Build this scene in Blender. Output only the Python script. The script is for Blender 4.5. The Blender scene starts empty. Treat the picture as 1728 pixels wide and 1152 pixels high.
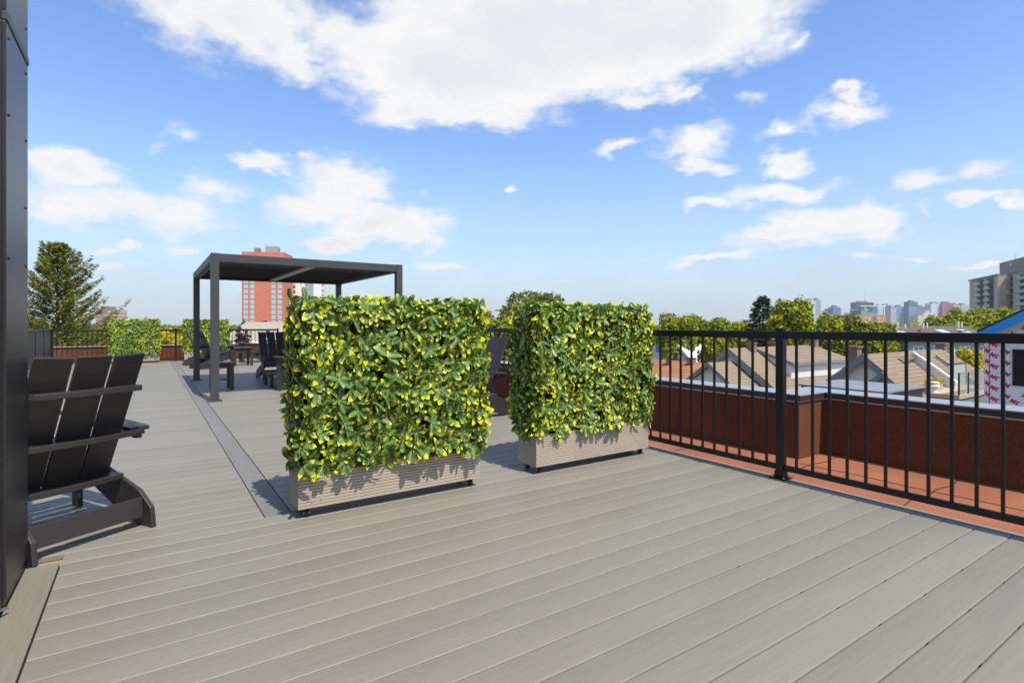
import bpy, math, random
import numpy as np
from mathutils import Vector, Matrix
R = math.radians
random.seed(7); rng = np.random.default_rng(11)
sc = bpy.context.scene; COL = sc.collection

# ------------------------------------------------------------------ camera
CAMH = 1.10; YAW = math.atan2(614, 920); FPX = 920.0; HZ = 548.0
SY, CY = math.sin(YAW), math.cos(YAW)
cd = bpy.data.cameras.new('camera'); cam = bpy.data.objects.new('camera', cd); COL.objects.link(cam)
cam.location = (0, 0, CAMH); cam.rotation_euler = (R(90), 0, -YAW)
cd.sensor_width = 36; cd.lens = 36 * FPX / 1728; cd.shift_y = -(576 - HZ) / 1728
cd.clip_start = 0.05; cd.clip_end = 20000
sc.camera = cam

def at(px, py, d):
    """point at distance d (along the view axis) seen at photo pixel px, py"""
    t = (px - 864) / FPX * d
    return Vector((t * CY + d * SY, -t * SY + d * CY, CAMH - (py - HZ) * d / FPX))

# ------------------------------------------------------------------ sky + sun
SUNDIR = Vector((0.07, -0.59, 1.0)).normalized()
EL = math.asin(SUNDIR.z)
SKY_STRENGTH = 0.11; SUN_STRENGTH = 4.4; EXPOSURE = 0.25
w = bpy.data.worlds.new("World"); sc.world = w; w.use_nodes = True
NT = w.node_tree; NT.nodes.clear()
def nd(nt, t, **k):
    n = nt.nodes.new(t)
    for a, v in k.items(): setattr(n, a, v)
    return n
def mth(nt, op, a, b=None, clamp=False):
    n = nt.nodes.new('ShaderNodeMath'); n.operation = op; n.use_clamp = clamp
    for i, v in enumerate((a, b)):
        if v is None: continue
        if isinstance(v, (int, float)): n.inputs[i].default_value = v
        else: nt.links.new(v, n.inputs[i])
    return n.outputs[0]
def mixc(nt, f, a, b, mode='MIX'):
    n = nt.nodes.new('ShaderNodeMix'); n.data_type = 'RGBA'; n.blend_type = mode
    for i, v in ((0, f), (6, a), (7, b)):
        if isinstance(v, (int, float)): n.inputs[i].default_value = v
        elif isinstance(v, (tuple, list)): n.inputs[i].default_value = (*v[:3], 1)
        else: nt.links.new(v, n.inputs[i])
    return n.outputs[2]
def build_sky():
    nt = NT; L = nt.links.new
    sky = nd(nt, 'ShaderNodeTexSky', sky_type='NISHITA', sun_disc=False, sun_elevation=EL,
             sun_rotation=math.atan2(SUNDIR.x, SUNDIR.y), altitude=60, air_density=1.0, dust_density=0.6, ozone_density=2.0)
    hsv = nd(nt, 'ShaderNodeHueSaturation'); hsv.inputs['Saturation'].default_value = 1.15; hsv.inputs['Hue'].default_value = .508; hsv.inputs['Value'].default_value = 1.82
    L(sky.outputs[0], hsv.inputs['Color'])
    tc = nd(nt, 'ShaderNodeTexCoord'); nrm = nd(nt, 'ShaderNodeVectorMath', operation='NORMALIZE'); L(tc.outputs['Generated'], nrm.inputs[0])
    sep = nd(nt, 'ShaderNodeSeparateXYZ'); L(nrm.outputs[0], sep.inputs[0])
    az = mth(nt, 'ARCTAN2', sep.outputs[0], sep.outputs[1]); el = mth(nt, 'ARCSINE', sep.outputs[2])
    # domain warp so the outlines billow
    sc3 = nd(nt, 'ShaderNodeMapping'); sc3.inputs['Scale'].default_value = (1, 1, 1.9); L(nrm.outputs[0], sc3.inputs[0])
    def noise(scale, detail, rough=.6):
        n = nd(nt, 'ShaderNodeTexNoise'); n.inputs['Scale'].default_value = scale; n.inputs['Detail'].default_value = detail; n.inputs['Roughness'].default_value = rough
        L(sc3.outputs[0], n.inputs['Vector']); return n
    nw = noise(9, 5); wv = nd(nt, 'ShaderNodeSeparateColor'); L(nw.outputs['Color'], wv.inputs[0])
    az = mth(nt, 'ADD', az, mth(nt, 'MULTIPLY', mth(nt, 'SUBTRACT', wv.outputs[0], .5), .17))
    el = mth(nt, 'ADD', el, mth(nt, 'MULTIPLY', mth(nt, 'SUBTRACT', wv.outputs[1], .5), .10))
    n1 = noise(10, 10, .62); n2 = noise(30, 8, .62)
    wob = mth(nt, 'ADD', mth(nt, 'MULTIPLY', mth(nt, 'SUBTRACT', n1.outputs[0], .5), 2.6), mth(nt, 'MULTIPLY', mth(nt, 'SUBTRACT', n2.outputs[0], .5), 1.2))
    cmb = nd(nt, 'ShaderNodeCombineXYZ'); L(az, cmb.inputs[0]); L(el, cmb.inputs[1])
    # clouds: (photo x, y, half width, half height, density)
    cl = [(960,55,430,130,2.1),(770,110,245,100,2.0),(690,175,120,45,1.1),(1170,40,190,95,1.6),(800,190,150,35,1.1),(400,30,180,80,1.25),(500,105,75,40,.9),
          (330,60,70,70,.55),(1090,160,95,25,.75),(1165,160,45,18,.85),(110,285,85,48,1.3),(190,350,210,42,.9),(90,350,90,45,.9),(360,318,85,35,.65),(300,365,110,32,.8),(450,268,60,24,1.2),(520,270,25,10,.6),(580,315,110,55,1.05),
          (640,378,135,38,1.25),(700,400,80,22,1.1),(510,350,70,40,.9),(590,413,62,17,1.25),(740,441,62,12,.9),(205,413,40,11,1.1),(320,419,45,11,.9),(200,453,60,9,.6),
          (1040,245,34,17,.85),(1165,240,78,36,1.0),(1180,275,66,19,1.2),(1330,278,58,24,1.05),(1305,330,120,28,1.1),(1190,350,44,14,1.1),(1375,325,30,12,.7),(1405,190,85,30,.85),(1310,222,50,22,.9),
          (1450,155,34,17,.85),(1400,375,125,32,1.15),(1320,402,125,26,1.05),(1210,430,95,14,1.1),(1480,378,60,30,1.1),(1475,432,60,11,.8),(1580,300,80,32,.9),(1690,285,60,26,.75),(1655,336,58,12,1.0),
          (1560,360,25,20,.45),(1645,446,46,8,.9),(1565,432,26,7,.8),(865,328,16,9,.7),(1345,55,28,16,.55),(290,240,36,14,.45),(1240,170,30,14,.35),(1250,355,40,14,.5),(700,330,40,14,.35)]
    acc = None; accs = None
    for (x, y, rw, rh, q) in cl:
        v = at(x, y, 1.0) - Vector((0, 0, CAMH)); v2 = at(x, y - rh, 1.0) - Vector((0, 0, CAMH)); v3 = at(x + rw, y, 1.0) - Vector((0, 0, CAMH))
        a0, e0 = math.atan2(v.x, v.y), math.asin(v.z / v.length)
        ra = abs(math.atan2(v3.x, v3.y) - a0); re = abs(math.asin(v2.z / v2.length) - e0)
        s = nd(nt, 'ShaderNodeVectorMath', operation='SUBTRACT'); L(cmb.outputs[0], s.inputs[0]); s.inputs[1].default_value = (a0, e0, 0)
        m = nd(nt, 'ShaderNodeVectorMath', operation='MULTIPLY'); L(s.outputs[0], m.inputs[0]); m.inputs[1].default_value = (1 / ra, 1 / re, 0)
        ln = nd(nt, 'ShaderNodeVectorMath', operation='LENGTH'); L(m.outputs[0], ln.inputs[0])
        val = mth(nt, 'SUBTRACT', mth(nt, 'MULTIPLY', mth(nt, 'SUBTRACT', 1.08, ln.outputs['Value']), q * 1.15), .10)
        # how far under the middle of this cloud (its base is greyer)
        sp = nd(nt, 'ShaderNodeSeparateXYZ'); L(m.outputs[0], sp.inputs[0])
        acc = val if acc is None else mth(nt, 'MAXIMUM', acc, val)
    # a few more clouds in the rest of the sky, from noise alone
    n3 = nd(nt, 'ShaderNodeTexNoise'); n3.inputs['Scale'].default_value = 2.6; n3.inputs['Detail'].default_value = 7; L(nrm.outputs[0], n3.inputs['Vector'])
    behind = mth(nt, 'LESS_THAN', mth(nt, 'ADD', mth(nt, 'MULTIPLY', sep.outputs[0], SY), mth(nt, 'MULTIPLY', sep.outputs[1], CY)), .35)
    oth = mth(nt, 'SUBTRACT', mth(nt, 'MULTIPLY', mth(nt, 'MULTIPLY', mth(nt, 'SUBTRACT', n3.outputs[0], .52), 5.0), behind), mth(nt, 'MULTIPLY', mth(nt, 'SUBTRACT', 1.0, behind), 2.0))
    acc = mth(nt, 'MAXIMUM', acc, oth)
    dens = mth(nt, 'ADD', mth(nt, 'ADD', acc, .06), mth(nt, 'MULTIPLY', wob, .62))
    mr = nd(nt, 'ShaderNodeMapRange', interpolation_type='SMOOTHSTEP'); L(dens, mr.inputs[0]); mr.inputs[1].default_value = -.12; mr.inputs[2].default_value = .86
    mask = mth(nt, 'MULTIPLY', mr.outputs[0], .96)
    core = nd(nt, 'ShaderNodeMapRange', interpolation_type='SMOOTHSTEP'); L(mth(nt, 'ADD', acc, mth(nt, 'MULTIPLY', wob, .35)), core.inputs[0]); core.inputs[1].default_value = .75; core.inputs[2].default_value = 1.75
    shd = mth(nt, 'ADD', mth(nt, 'MULTIPLY', core.outputs[0], .75), mth(nt, 'MULTIPLY', mth(nt, 'SUBTRACT', nw.outputs[0], .42), 1.6), True)
    ccol = mixc(nt, shd, (7.6, 7.5, 7.35), (6.35, 6.45, 6.65))
    # thin high veil / horizon haze
    hz = nd(nt, 'ShaderNodeMapRange', interpolation_type='SMOOTHSTEP'); L(el, hz.inputs[0]); hz.inputs[1].default_value = .34; hz.inputs[2].default_value = -.02
    base = mixc(nt, mth(nt, 'MULTIPLY', hz.outputs[0], .80), hsv.outputs[0], (3.75, 4.6, 5.6))
    col = mixc(nt, mask, base, ccol)
    bg = nd(nt, 'ShaderNodeBackground'); bg.inputs['Strength'].default_value = SKY_STRENGTH; L(col, bg.inputs['Color'])
    out = nd(nt, 'ShaderNodeOutputWorld'); L(bg.outputs[0], out.inputs['Surface'])
build_sky()
sd = bpy.data.lights.new('sun', 'SUN'); sd.energy = SUN_STRENGTH; sd.angle = R(.5); sd.color = (1, .95, .86)
sun = bpy.data.objects.new('sun', sd); COL.objects.link(sun); sun.rotation_euler = SUNDIR.to_track_quat('Z', 'Y').to_euler(); sun.location = (0, -10, 30)
vs = sc.view_settings; vs.view_transform = 'Standard'; vs.look = 'None'; vs.exposure = EXPOSURE; vs.gamma = 1; vs.use_curve_mapping = False
sc.cycles.max_bounces = 6; sc.cycles.diffuse_bounces = 3; sc.cycles.glossy_bounces = 3; sc.cycles.transparent_max_bounces = 8

# ------------------------------------------------------------------ materials
def mat(name, col, rough=.6, metal=0., var=0., vscale=(8, 8, 8), bump=0., bscale=None, col2=None, spec=.5, trans=0.):
    m = bpy.data.materials.new(name); m.use_nodes = True; nt = m.node_tree; L = nt.links.new
    b = nt.nodes['Principled BSDF']; b.inputs['Base Color'].default_value = (*col, 1)
    b.inputs['Roughness'].default_value = rough; b.inputs['Metallic'].default_value = metal; b.inputs['Specular IOR Level'].default_value = spec
    if var or bump or col2:
        tc = nd(nt, 'ShaderNodeTexCoord'); mp = nd(nt, 'ShaderNodeMapping'); mp.inputs['Scale'].default_value = vscale; L(tc.outputs['Object'], mp.inputs[0])
        no = nd(nt, 'ShaderNodeTexNoise'); no.inputs['Scale'].default_value = 1; no.inputs['Detail'].default_value = 6; no.inputs['Roughness'].default_value = .62; L(mp.outputs[0], no.inputs['Vector'])
        c2 = col2 or tuple(c * (1 - var) for c in col); c1 = col if col2 else tuple(min(1, c * (1 + var)) for c in col)
        mr = nd(nt, 'ShaderNodeMapRange'); L(no.outputs[0], mr.inputs[0]); mr.inputs[1].default_value = .3; mr.inputs[2].default_value = .7
        L(mixc(nt, mr.outputs[0], c1, c2), b.inputs['Base Color'])
        if bump:
            bp = nd(nt, 'ShaderNodeBump'); bp.inputs['Strength'].default_value = bump; bp.inputs['Distance'].default_value = .01
            L(no.outputs[0], bp.inputs['Height']); L(bp.outputs[0], b.inputs['Normal'])
    return m

def deck_mat(name, c1, c2, along):
    m = bpy.data.materials.new(name); m.use_nodes = True; nt = m.node_tree; L = nt.links.new; b = nt.nodes['Principled BSDF']
    tc = nd(nt, 'ShaderNodeTexCoord')
    def noise(scale, detail=6, rough=.65):
        mp = nd(nt, 'ShaderNodeMapping'); mp.inputs['Scale'].default_value = scale; L(tc.outputs['Object'], mp.inputs[0])
        n = nd(nt, 'ShaderNodeTexNoise'); n.inputs['Scale'].default_value = 1; n.inputs['Detail'].default_value = detail; n.inputs['Roughness'].default_value = rough; n.inputs['Distortion'].default_value = .6
        L(mp.outputs[0], n.inputs['Vector']); return n.outputs[0]
    sw = (lambda a, c, z=1: (a, c, z)) if along == 'X' else (lambda a, c, z=1: (c, a, z))
    g = noise(sw(3.2, 95)); f = noise(sw(20, 420), 3); bl = noise(sw(.9, 3.2), 4)
    # each board its own slight shade
    sep = nd(nt, 'ShaderNodeSeparateXYZ'); L(tc.outputs['Object'], sep.inputs[0])
    row = mth(nt, 'FLOOR', mth(nt, 'DIVIDE', mth(nt, 'SUBTRACT', sep.outputs[1], 3.239 - 20 * .1451), .1451)) if along == 'X' else mth(nt, 'MULTIPLY', sep.outputs[0], 0.0)
    wn = nd(nt, 'ShaderNodeTexWhiteNoise', noise_dimensions='1D'); L(row, wn.inputs['W'])
    k = mth(nt, 'ADD', mth(nt, 'ADD', mth(nt, 'MULTIPLY', g, .75), mth(nt, 'MULTIPLY', f, .45)), mth(nt, 'ADD', mth(nt, 'MULTIPLY', bl, .45), mth(nt, 'MULTIPLY', wn.outputs['Value'], .26)))
    mr = nd(nt, 'ShaderNodeMapRange'); L(k, mr.inputs[0]); mr.inputs[1].default_value = .62; mr.inputs[2].default_value = 1.22
    sm = nd(nt, 'ShaderNodeMapRange', interpolation_type='SMOOTHSTEP'); L(noise((1.7, 2.6, 1), 8, .7), sm.inputs[0]); sm.inputs[1].default_value = .60; sm.inputs[2].default_value = .80
    sp = nd(nt, 'ShaderNodeMapRange'); L(noise((38, 38, 1), 2, .5), sp.inputs[0]); sp.inputs[1].default_value = .76; sp.inputs[2].default_value = .80
    base = mixc(nt, mth(nt, 'MULTIPLY', sm.outputs[0], .35), mixc(nt, mr.outputs[0], c1, c2), tuple(min(1, c * 1.35) for c in c1))   # dried scuffs
    L(mixc(nt, mth(nt, 'MULTIPLY', sp.outputs[0], .5), base, tuple(c * .45 for c in c1)), b.inputs['Base Color'])                  # specks of dirt
    b.inputs['Roughness'].default_value = .52; b.inputs['Specular IOR Level'].default_value = .38
    bp = nd(nt, 'ShaderNodeBump'); bp.inputs['Strength'].default_value = .35; bp.inputs['Distance'].default_value = .002
    L(mth(nt, 'ADD', g, mth(nt, 'MULTIPLY', f, .6)), bp.inputs['Height']); L(bp.outputs[0], b.inputs['Normal'])
    return m

def granule_mat(name, ca, cb):
    m = bpy.data.materials.new(name); m.use_nodes = True; nt = m.node_tree; L = nt.links.new; b = nt.nodes['Principled BSDF']
    tc = nd(nt, 'ShaderNodeTexCoord')
    n = nd(nt, 'ShaderNodeTexNoise'); n.inputs['Scale'].default_value = 75; n.inputs['Detail'].default_value = 4; n.inputs['Roughness'].default_value = .8; L(tc.outputs['Object'], n.inputs['Vector'])
    n2 = nd(nt, 'ShaderNodeTexNoise'); n2.inputs['Scale'].default_value = 2.2; n2.inputs['Detail'].default_value = 5; L(tc.outputs['Object'], n2.inputs['Vector'])
    k = mth(nt, 'ADD', mth(nt, 'MULTIPLY', mth(nt, 'SUBTRACT', n.outputs[0], .5), 2.6), mth(nt, 'ADD', mth(nt, 'MULTIPLY', mth(nt, 'SUBTRACT', n2.outputs[0], .5), .9), .5), clamp=True)
    L(mixc(nt, k, ca, cb), b.inputs['Base Color']); b.inputs['Roughness'].default_value = .95; b.inputs['Specular IOR Level'].default_value = .15
    bp = nd(nt, 'ShaderNodeBump'); bp.inputs['Strength'].default_value = .5; bp.inputs['Distance'].default_value = .004; L(n.outputs[0], bp.inputs['Height']); L(bp.outputs[0], b.inputs['Normal'])
    return m

def variegated_leaf():
    m = bpy.data.materials.new('variegated_leaf'); m.use_nodes = True; nt = m.node_tree; L = nt.links.new; b = nt.nodes['Principled BSDF']
    uv = nd(nt, 'ShaderNodeUVMap', uv_map='leaf'); rv = nd(nt, 'ShaderNodeUVMap', uv_map='rnd')
    s = nd(nt, 'ShaderNodeSeparateXYZ'); L(uv.outputs[0], s.inputs[0]); r = nd(nt, 'ShaderNodeSeparateXYZ'); L(rv.outputs[0], r.inputs[0])
    u, v = s.outputs[0], s.outputs[1]; r1, r2 = r.outputs[0], r.outputs[1]
    au = mth(nt, 'ABSOLUTE', mth(nt, 'SUBTRACT', u, .5))
    sh = nd(nt, 'ShaderNodeCombineXYZ'); L(mth(nt, 'ADD', u, mth(nt, 'MULTIPLY', r1, 37)), sh.inputs[0]); L(mth(nt, 'ADD', v, mth(nt, 'MULTIPLY', r2, 53)), sh.inputs[1])
    n = nd(nt, 'ShaderNodeTexNoise'); n.inputs['Scale'].default_value = 3.2; n.inputs['Detail'].default_value = 3; L(sh.outputs[0], n.inputs['Vector'])
    nn = mth(nt, 'SUBTRACT', n.outputs[0], .5)
    green = mixc(nt, r2, (.014, .056, .012), (.072, .165, .026))
    # feathered pale streaks between the side veins
    vein = mth(nt, 'SINE', mth(nt, 'MULTIPLY', mth(nt, 'SUBTRACT', v, mth(nt, 'MULTIPLY', au, .75)), 46))
    streak = mth(nt, 'MULTIPLY', mth(nt, 'ADD', mth(nt, 'MULTIPLY', vein, .5), .35), mth(nt, 'SUBTRACT', 1.0, mth(nt, 'MULTIPLY', au, 2.3)), clamp=True)
    streak = mth(nt, 'MULTIPLY', streak, mth(nt, 'ADD', mth(nt, 'MULTIPLY', nn, 3.0), .75), clamp=True)
    mid = mth(nt, 'MULTIPLY', mth(nt, 'SUBTRACT', 1.0, mth(nt, 'MULTIPLY', au, 2.6)), .36, True)
    green = mixc(nt, mid, green, (.20, .34, .075))
    c = mixc(nt, mth(nt, 'MULTIPLY', streak, .85), green, (.40, .52, .16))
    rib = mth(nt, 'LESS_THAN', au, .035)
    c = mixc(nt, mth(nt, 'MULTIPLY', rib, .6), c, (.35, .45, .13))
    yk = mth(nt, 'ADD', mth(nt, 'ADD', v, mth(nt, 'MULTIPLY', nn, .55)), mth(nt, 'MULTIPLY', mth(nt, 'SUBTRACT', r1, .60), .50))
    ym = nd(nt, 'ShaderNodeMapRange'); L(yk, ym.inputs[0]); ym.inputs[1].default_value = .70; ym.inputs[2].default_value = .87
    # yellow rims too
    rim = nd(nt, 'ShaderNodeMapRange'); L(mth(nt, 'ADD', mth(nt, 'MULTIPLY', au, 2), mth(nt, 'ADD', mth(nt, 'MULTIPLY', nn, .7), mth(nt, 'MULTIPLY', mth(nt, 'SUBTRACT', r1, .7), .8))), rim.inputs[0]); rim.inputs[1].default_value = .90; rim.inputs[2].default_value = 1.05
    yel = mth(nt, 'MAXIMUM', ym.outputs[0], mth(nt, 'MULTIPLY', rim.outputs[0], .8))
    c = mixc(nt, yel, c, (.72, .70, .025))
    L(c, b.inputs['Base Color']); b.inputs['Roughness'].default_value = .40; b.inputs['Specular IOR Level'].default_value = .30
    tr = nd(nt, 'ShaderNodeBsdfTranslucent'); L(c, tr.inputs['Color']); mx = nd(nt, 'ShaderNodeMixShader'); mx.inputs[0].default_value = .14
    L(b.outputs[0], mx.inputs[1]); L(tr.outputs[0], mx.inputs[2]); L(mx.outputs[0], nt.nodes['Material Output'].inputs['Surface'])
    return m

def foliage_mat(name, dark, light, extra=None, extra_at=.9):
    m = bpy.data.materials.new(name); m.use_nodes = True; nt = m.node_tree; L = nt.links.new; b = nt.nodes['Principled BSDF']
    rv = nd(nt, 'ShaderNodeUVMap', uv_map='rnd'); r = nd(nt, 'ShaderNodeSeparateXYZ'); L(rv.outputs[0], r.inputs[0])
    c = mixc(nt, r.outputs[0], dark, light)
    if extra:
        e = nd(nt, 'ShaderNodeMapRange'); L(r.outputs[1], e.inputs[0]); e.inputs[1].default_value = extra_at; e.inputs[2].default_value = extra_at + .04
        c = mixc(nt, e.outputs[0], c, extra)
    L(c, b.inputs['Base Color']); b.inputs['Roughness'].default_value = .6; b.inputs['Specular IOR Level'].default_value = .25
    tr = nd(nt, 'ShaderNodeBsdfTranslucent'); L(c, tr.inputs['Color']); mx = nd(nt, 'ShaderNodeMixShader'); mx.inputs[0].default_value = .38
    L(b.outputs[0], mx.inputs[1]); L(tr.outputs[0], mx.inputs[2]); L(mx.outputs[0], nt.nodes['Material Output'].inputs['Surface'])
    return m

def grid_mat(name, wall, glass, cw=3.0, ch=3.2, mortar=.9, glass2=None, rough=.35):
    """facade: window grid of real size on a far tower"""
    m = bpy.data.materials.new(name); m.use_nodes = True; nt = m.node_tree; L = nt.links.new; b = nt.nodes['Principled BSDF']
    tc = nd(nt, 'ShaderNodeTexCoord'); s = nd(nt, 'ShaderNodeSeparateXYZ'); L(tc.outputs['Object'], s.inputs[0])
    cb = nd(nt, 'ShaderNodeCombineXYZ'); L(mth(nt, 'ADD', s.outputs[0], s.outputs[1]), cb.inputs[0]); L(s.outputs[2], cb.inputs[1])
    br = nd(nt, 'ShaderNodeTexBrick', offset=0); L(cb.outputs[0], br.inputs['Vector'])
    br.inputs['Color1'].default_value = (*glass, 1); br.inputs['Color2'].default_value = (*(glass2 or glass), 1); br.inputs['Mortar'].default_value = (*wall, 1)
    br.inputs['Scale'].default_value = 1; br.inputs['Mortar Size'].default_value = mortar / 2; br.inputs['Mortar Smooth'].default_value = 0; br.inputs['Brick Width'].default_value = cw; br.inputs['Row Height'].default_value = ch
    L(br.outputs['Color'], b.inputs['Base Color']); b.inputs['Roughness'].default_value = rough
    return m

def shingle_mat(name, c1, c2, rowh=.16, width=.35):
    m = bpy.data.materials.new(name); m.use_nodes = True; nt = m.node_tree; L = nt.links.new; b = nt.nodes['Principled BSDF']
    tc = nd(nt, 'ShaderNodeTexCoord'); s = nd(nt, 'ShaderNodeSeparateXYZ'); L(tc.outputs['Object'], s.inputs[0])
    cb = nd(nt, 'ShaderNodeCombineXYZ'); L(mth(nt, 'ADD', s.outputs[0], s.outputs[1]), cb.inputs[0]); L(s.outputs[2], cb.inputs[1])
    br = nd(nt, 'ShaderNodeTexBrick', offset=.5); L(cb.outputs[0], br.inputs['Vector'])
    br.inputs['Color1'].default_value = (*c1, 1); br.inputs['Color2'].default_value = (*c2, 1); br.inputs['Mortar'].default_value = (*[x * .35 for x in c1], 1)
    br.inputs['Scale'].default_value = 1; br.inputs['Mortar Size'].default_value = .012; br.inputs['Brick Width'].default_value = width; br.inputs['Row Height'].default_value = rowh
    n = nd(nt, 'ShaderNodeTexNoise'); n.inputs['Scale'].default_value = .9; n.inputs['Detail'].default_value = 6; L(tc.outputs['Object'], n.inputs['Vector'])
    c = mixc(nt, mth(nt, 'MULTIPLY', n.outputs[0], .55), br.outputs['Color'], tuple(x * .6 for x in c1))
    L(c, b.inputs['Base Color']); b.inputs['Roughness'].default_value = .9; b.inputs['Specular IOR Level'].default_value = .2
    return m

def siding_mat(name, col, pitch=.13, vertical=False):
    m = bpy.data.materials.new(name); m.use_nodes = True; nt = m.node_tree; L = nt.links.new; b = nt.nodes['Principled BSDF']
    tc = nd(nt, 'ShaderNodeTexCoord'); s = nd(nt, 'ShaderNodeSeparateXYZ'); L(tc.outputs['Object'], s.inputs[0])
    co = mth(nt, 'ADD', s.outputs[0], s.outputs[1]) if vertical else s.outputs[2]
    fr = mth(nt, 'FRACT', mth(nt, 'DIVIDE', co, pitch))
    g = mth(nt, 'LESS_THAN', fr, .14)
    L(mixc(nt, g, col, tuple(c * .62 for c in col)), b.inputs['Base Color']); b.inputs['Roughness'].default_value = .6
    bp = nd(nt, 'ShaderNodeBump'); bp.inputs['Strength'].default_value = .5; bp.inputs['Distance'].default_value = .02; L(fr, bp.inputs['Height']); L(bp.outputs[0], b.inputs['Normal'])
    return m

M = {}
M['deck'] = deck_mat('composite_deck', (.258, .239, .188), (.192, .177, .140), 'X')
M['strip'] = deck_mat('composite_strip', (.225, .218, .198), (.160, .156, .142), 'Y')
M['strip'].node_tree.nodes['Principled BSDF'].inputs['Roughness'].default_value = .7; M['strip'].node_tree.nodes['Principled BSDF'].inputs['Specular IOR Level'].default_value = .2
M['wallboard'] = deck_mat('composite_border', (.265, .24, .185), (.185, .165, .125), 'Y')
M['under'] = mat('sunlit_gap_tan', (.30, .24, .17), .9)  # tan stands in for sunlight falling into the board gaps
M['clip'] = mat('black_clip', (.012, .012, .012), .5)
M['trim'] = mat('deck_trim', (.20, .195, .18), .7, var=.08, vscale=(30, 4, 30))
M['trimdark'] = mat('deck_trim_shadow', (.10, .11, .12), .6)  # dark grey stands in for the shadow line along the deck edge
M['rail'] = mat('black_powder_coat', (.0075, .0075, .008), .42, spec=.5, var=.15, vscale=(60, 60, 60))
M['chair'] = mat('dark_recycled_plastic', (.034, .028, .026), .46, spec=.5, var=.18, vscale=(90, 90, 90), bump=.12)
M['pergola'] = mat('charcoal_aluminium', (.050, .051, .054), .5, spec=.5, var=.05, vscale=(5, 5, 5))
M['louvre'] = mat('pergola_louvre', (.052, .052, .054), .5)
M['centrebeam'] = mat('pale_beam_underside', (.50, .47, .42), .5)
M['planter'] = mat('taupe_composite', (.39, .33, .26), .62, var=.09, vscale=(5, 5, 14))
M['groove'] = mat('planter_groove_shade', (.19, .16, .125), .8)  # darker taupe on the inset core, groove shade put into the colour
M['screw'] = mat('brass_screw', (.75, .36, .14), .3, metal=.8)
M['steel'] = mat('steel', (.55, .55, .56), .3, metal=1)
M['rubber'] = mat('black_rubber', (.012, .012, .012), .5)
M['leaf'] = variegated_leaf()
M['core'] = mat('hedge_inner_shade', (.012, .026, .010), .9)  # near-black green, shade inside the foliage put into the colour
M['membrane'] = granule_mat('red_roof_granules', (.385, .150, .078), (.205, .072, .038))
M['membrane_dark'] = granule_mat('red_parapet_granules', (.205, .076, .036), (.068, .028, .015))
M['seam'] = mat('bitumen_seam', (.07, .03, .02), .7)
M['coping'] = mat('coping_metal', (.30, .32, .34), .5, metal=.2, var=.06, vscale=(2, 2, 2))
M['copingdark'] = mat('brown_drip_edge', (.045, .027, .022), .4)
M['flash'] = mat('flashing_strip', (.5, .51, .56), .4, metal=.5)
M['panel'] = mat('dark_metal_panel', (.050, .044, .043), .36, metal=.5, spec=.6, var=.22, vscale=(4, 4, 1.3))
M['paneldark'] = mat('door_frame_metal', (.020, .015, .014), .38)
M['panelgrey'] = mat('grey_privacy_panel', (.045, .048, .052), .5)
M['glass'] = mat('dark_glass', (.02, .025, .03), .06, spec=.8)
M['badge'] = mat('red_badge', (.75, .02, .08), .5)

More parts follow.
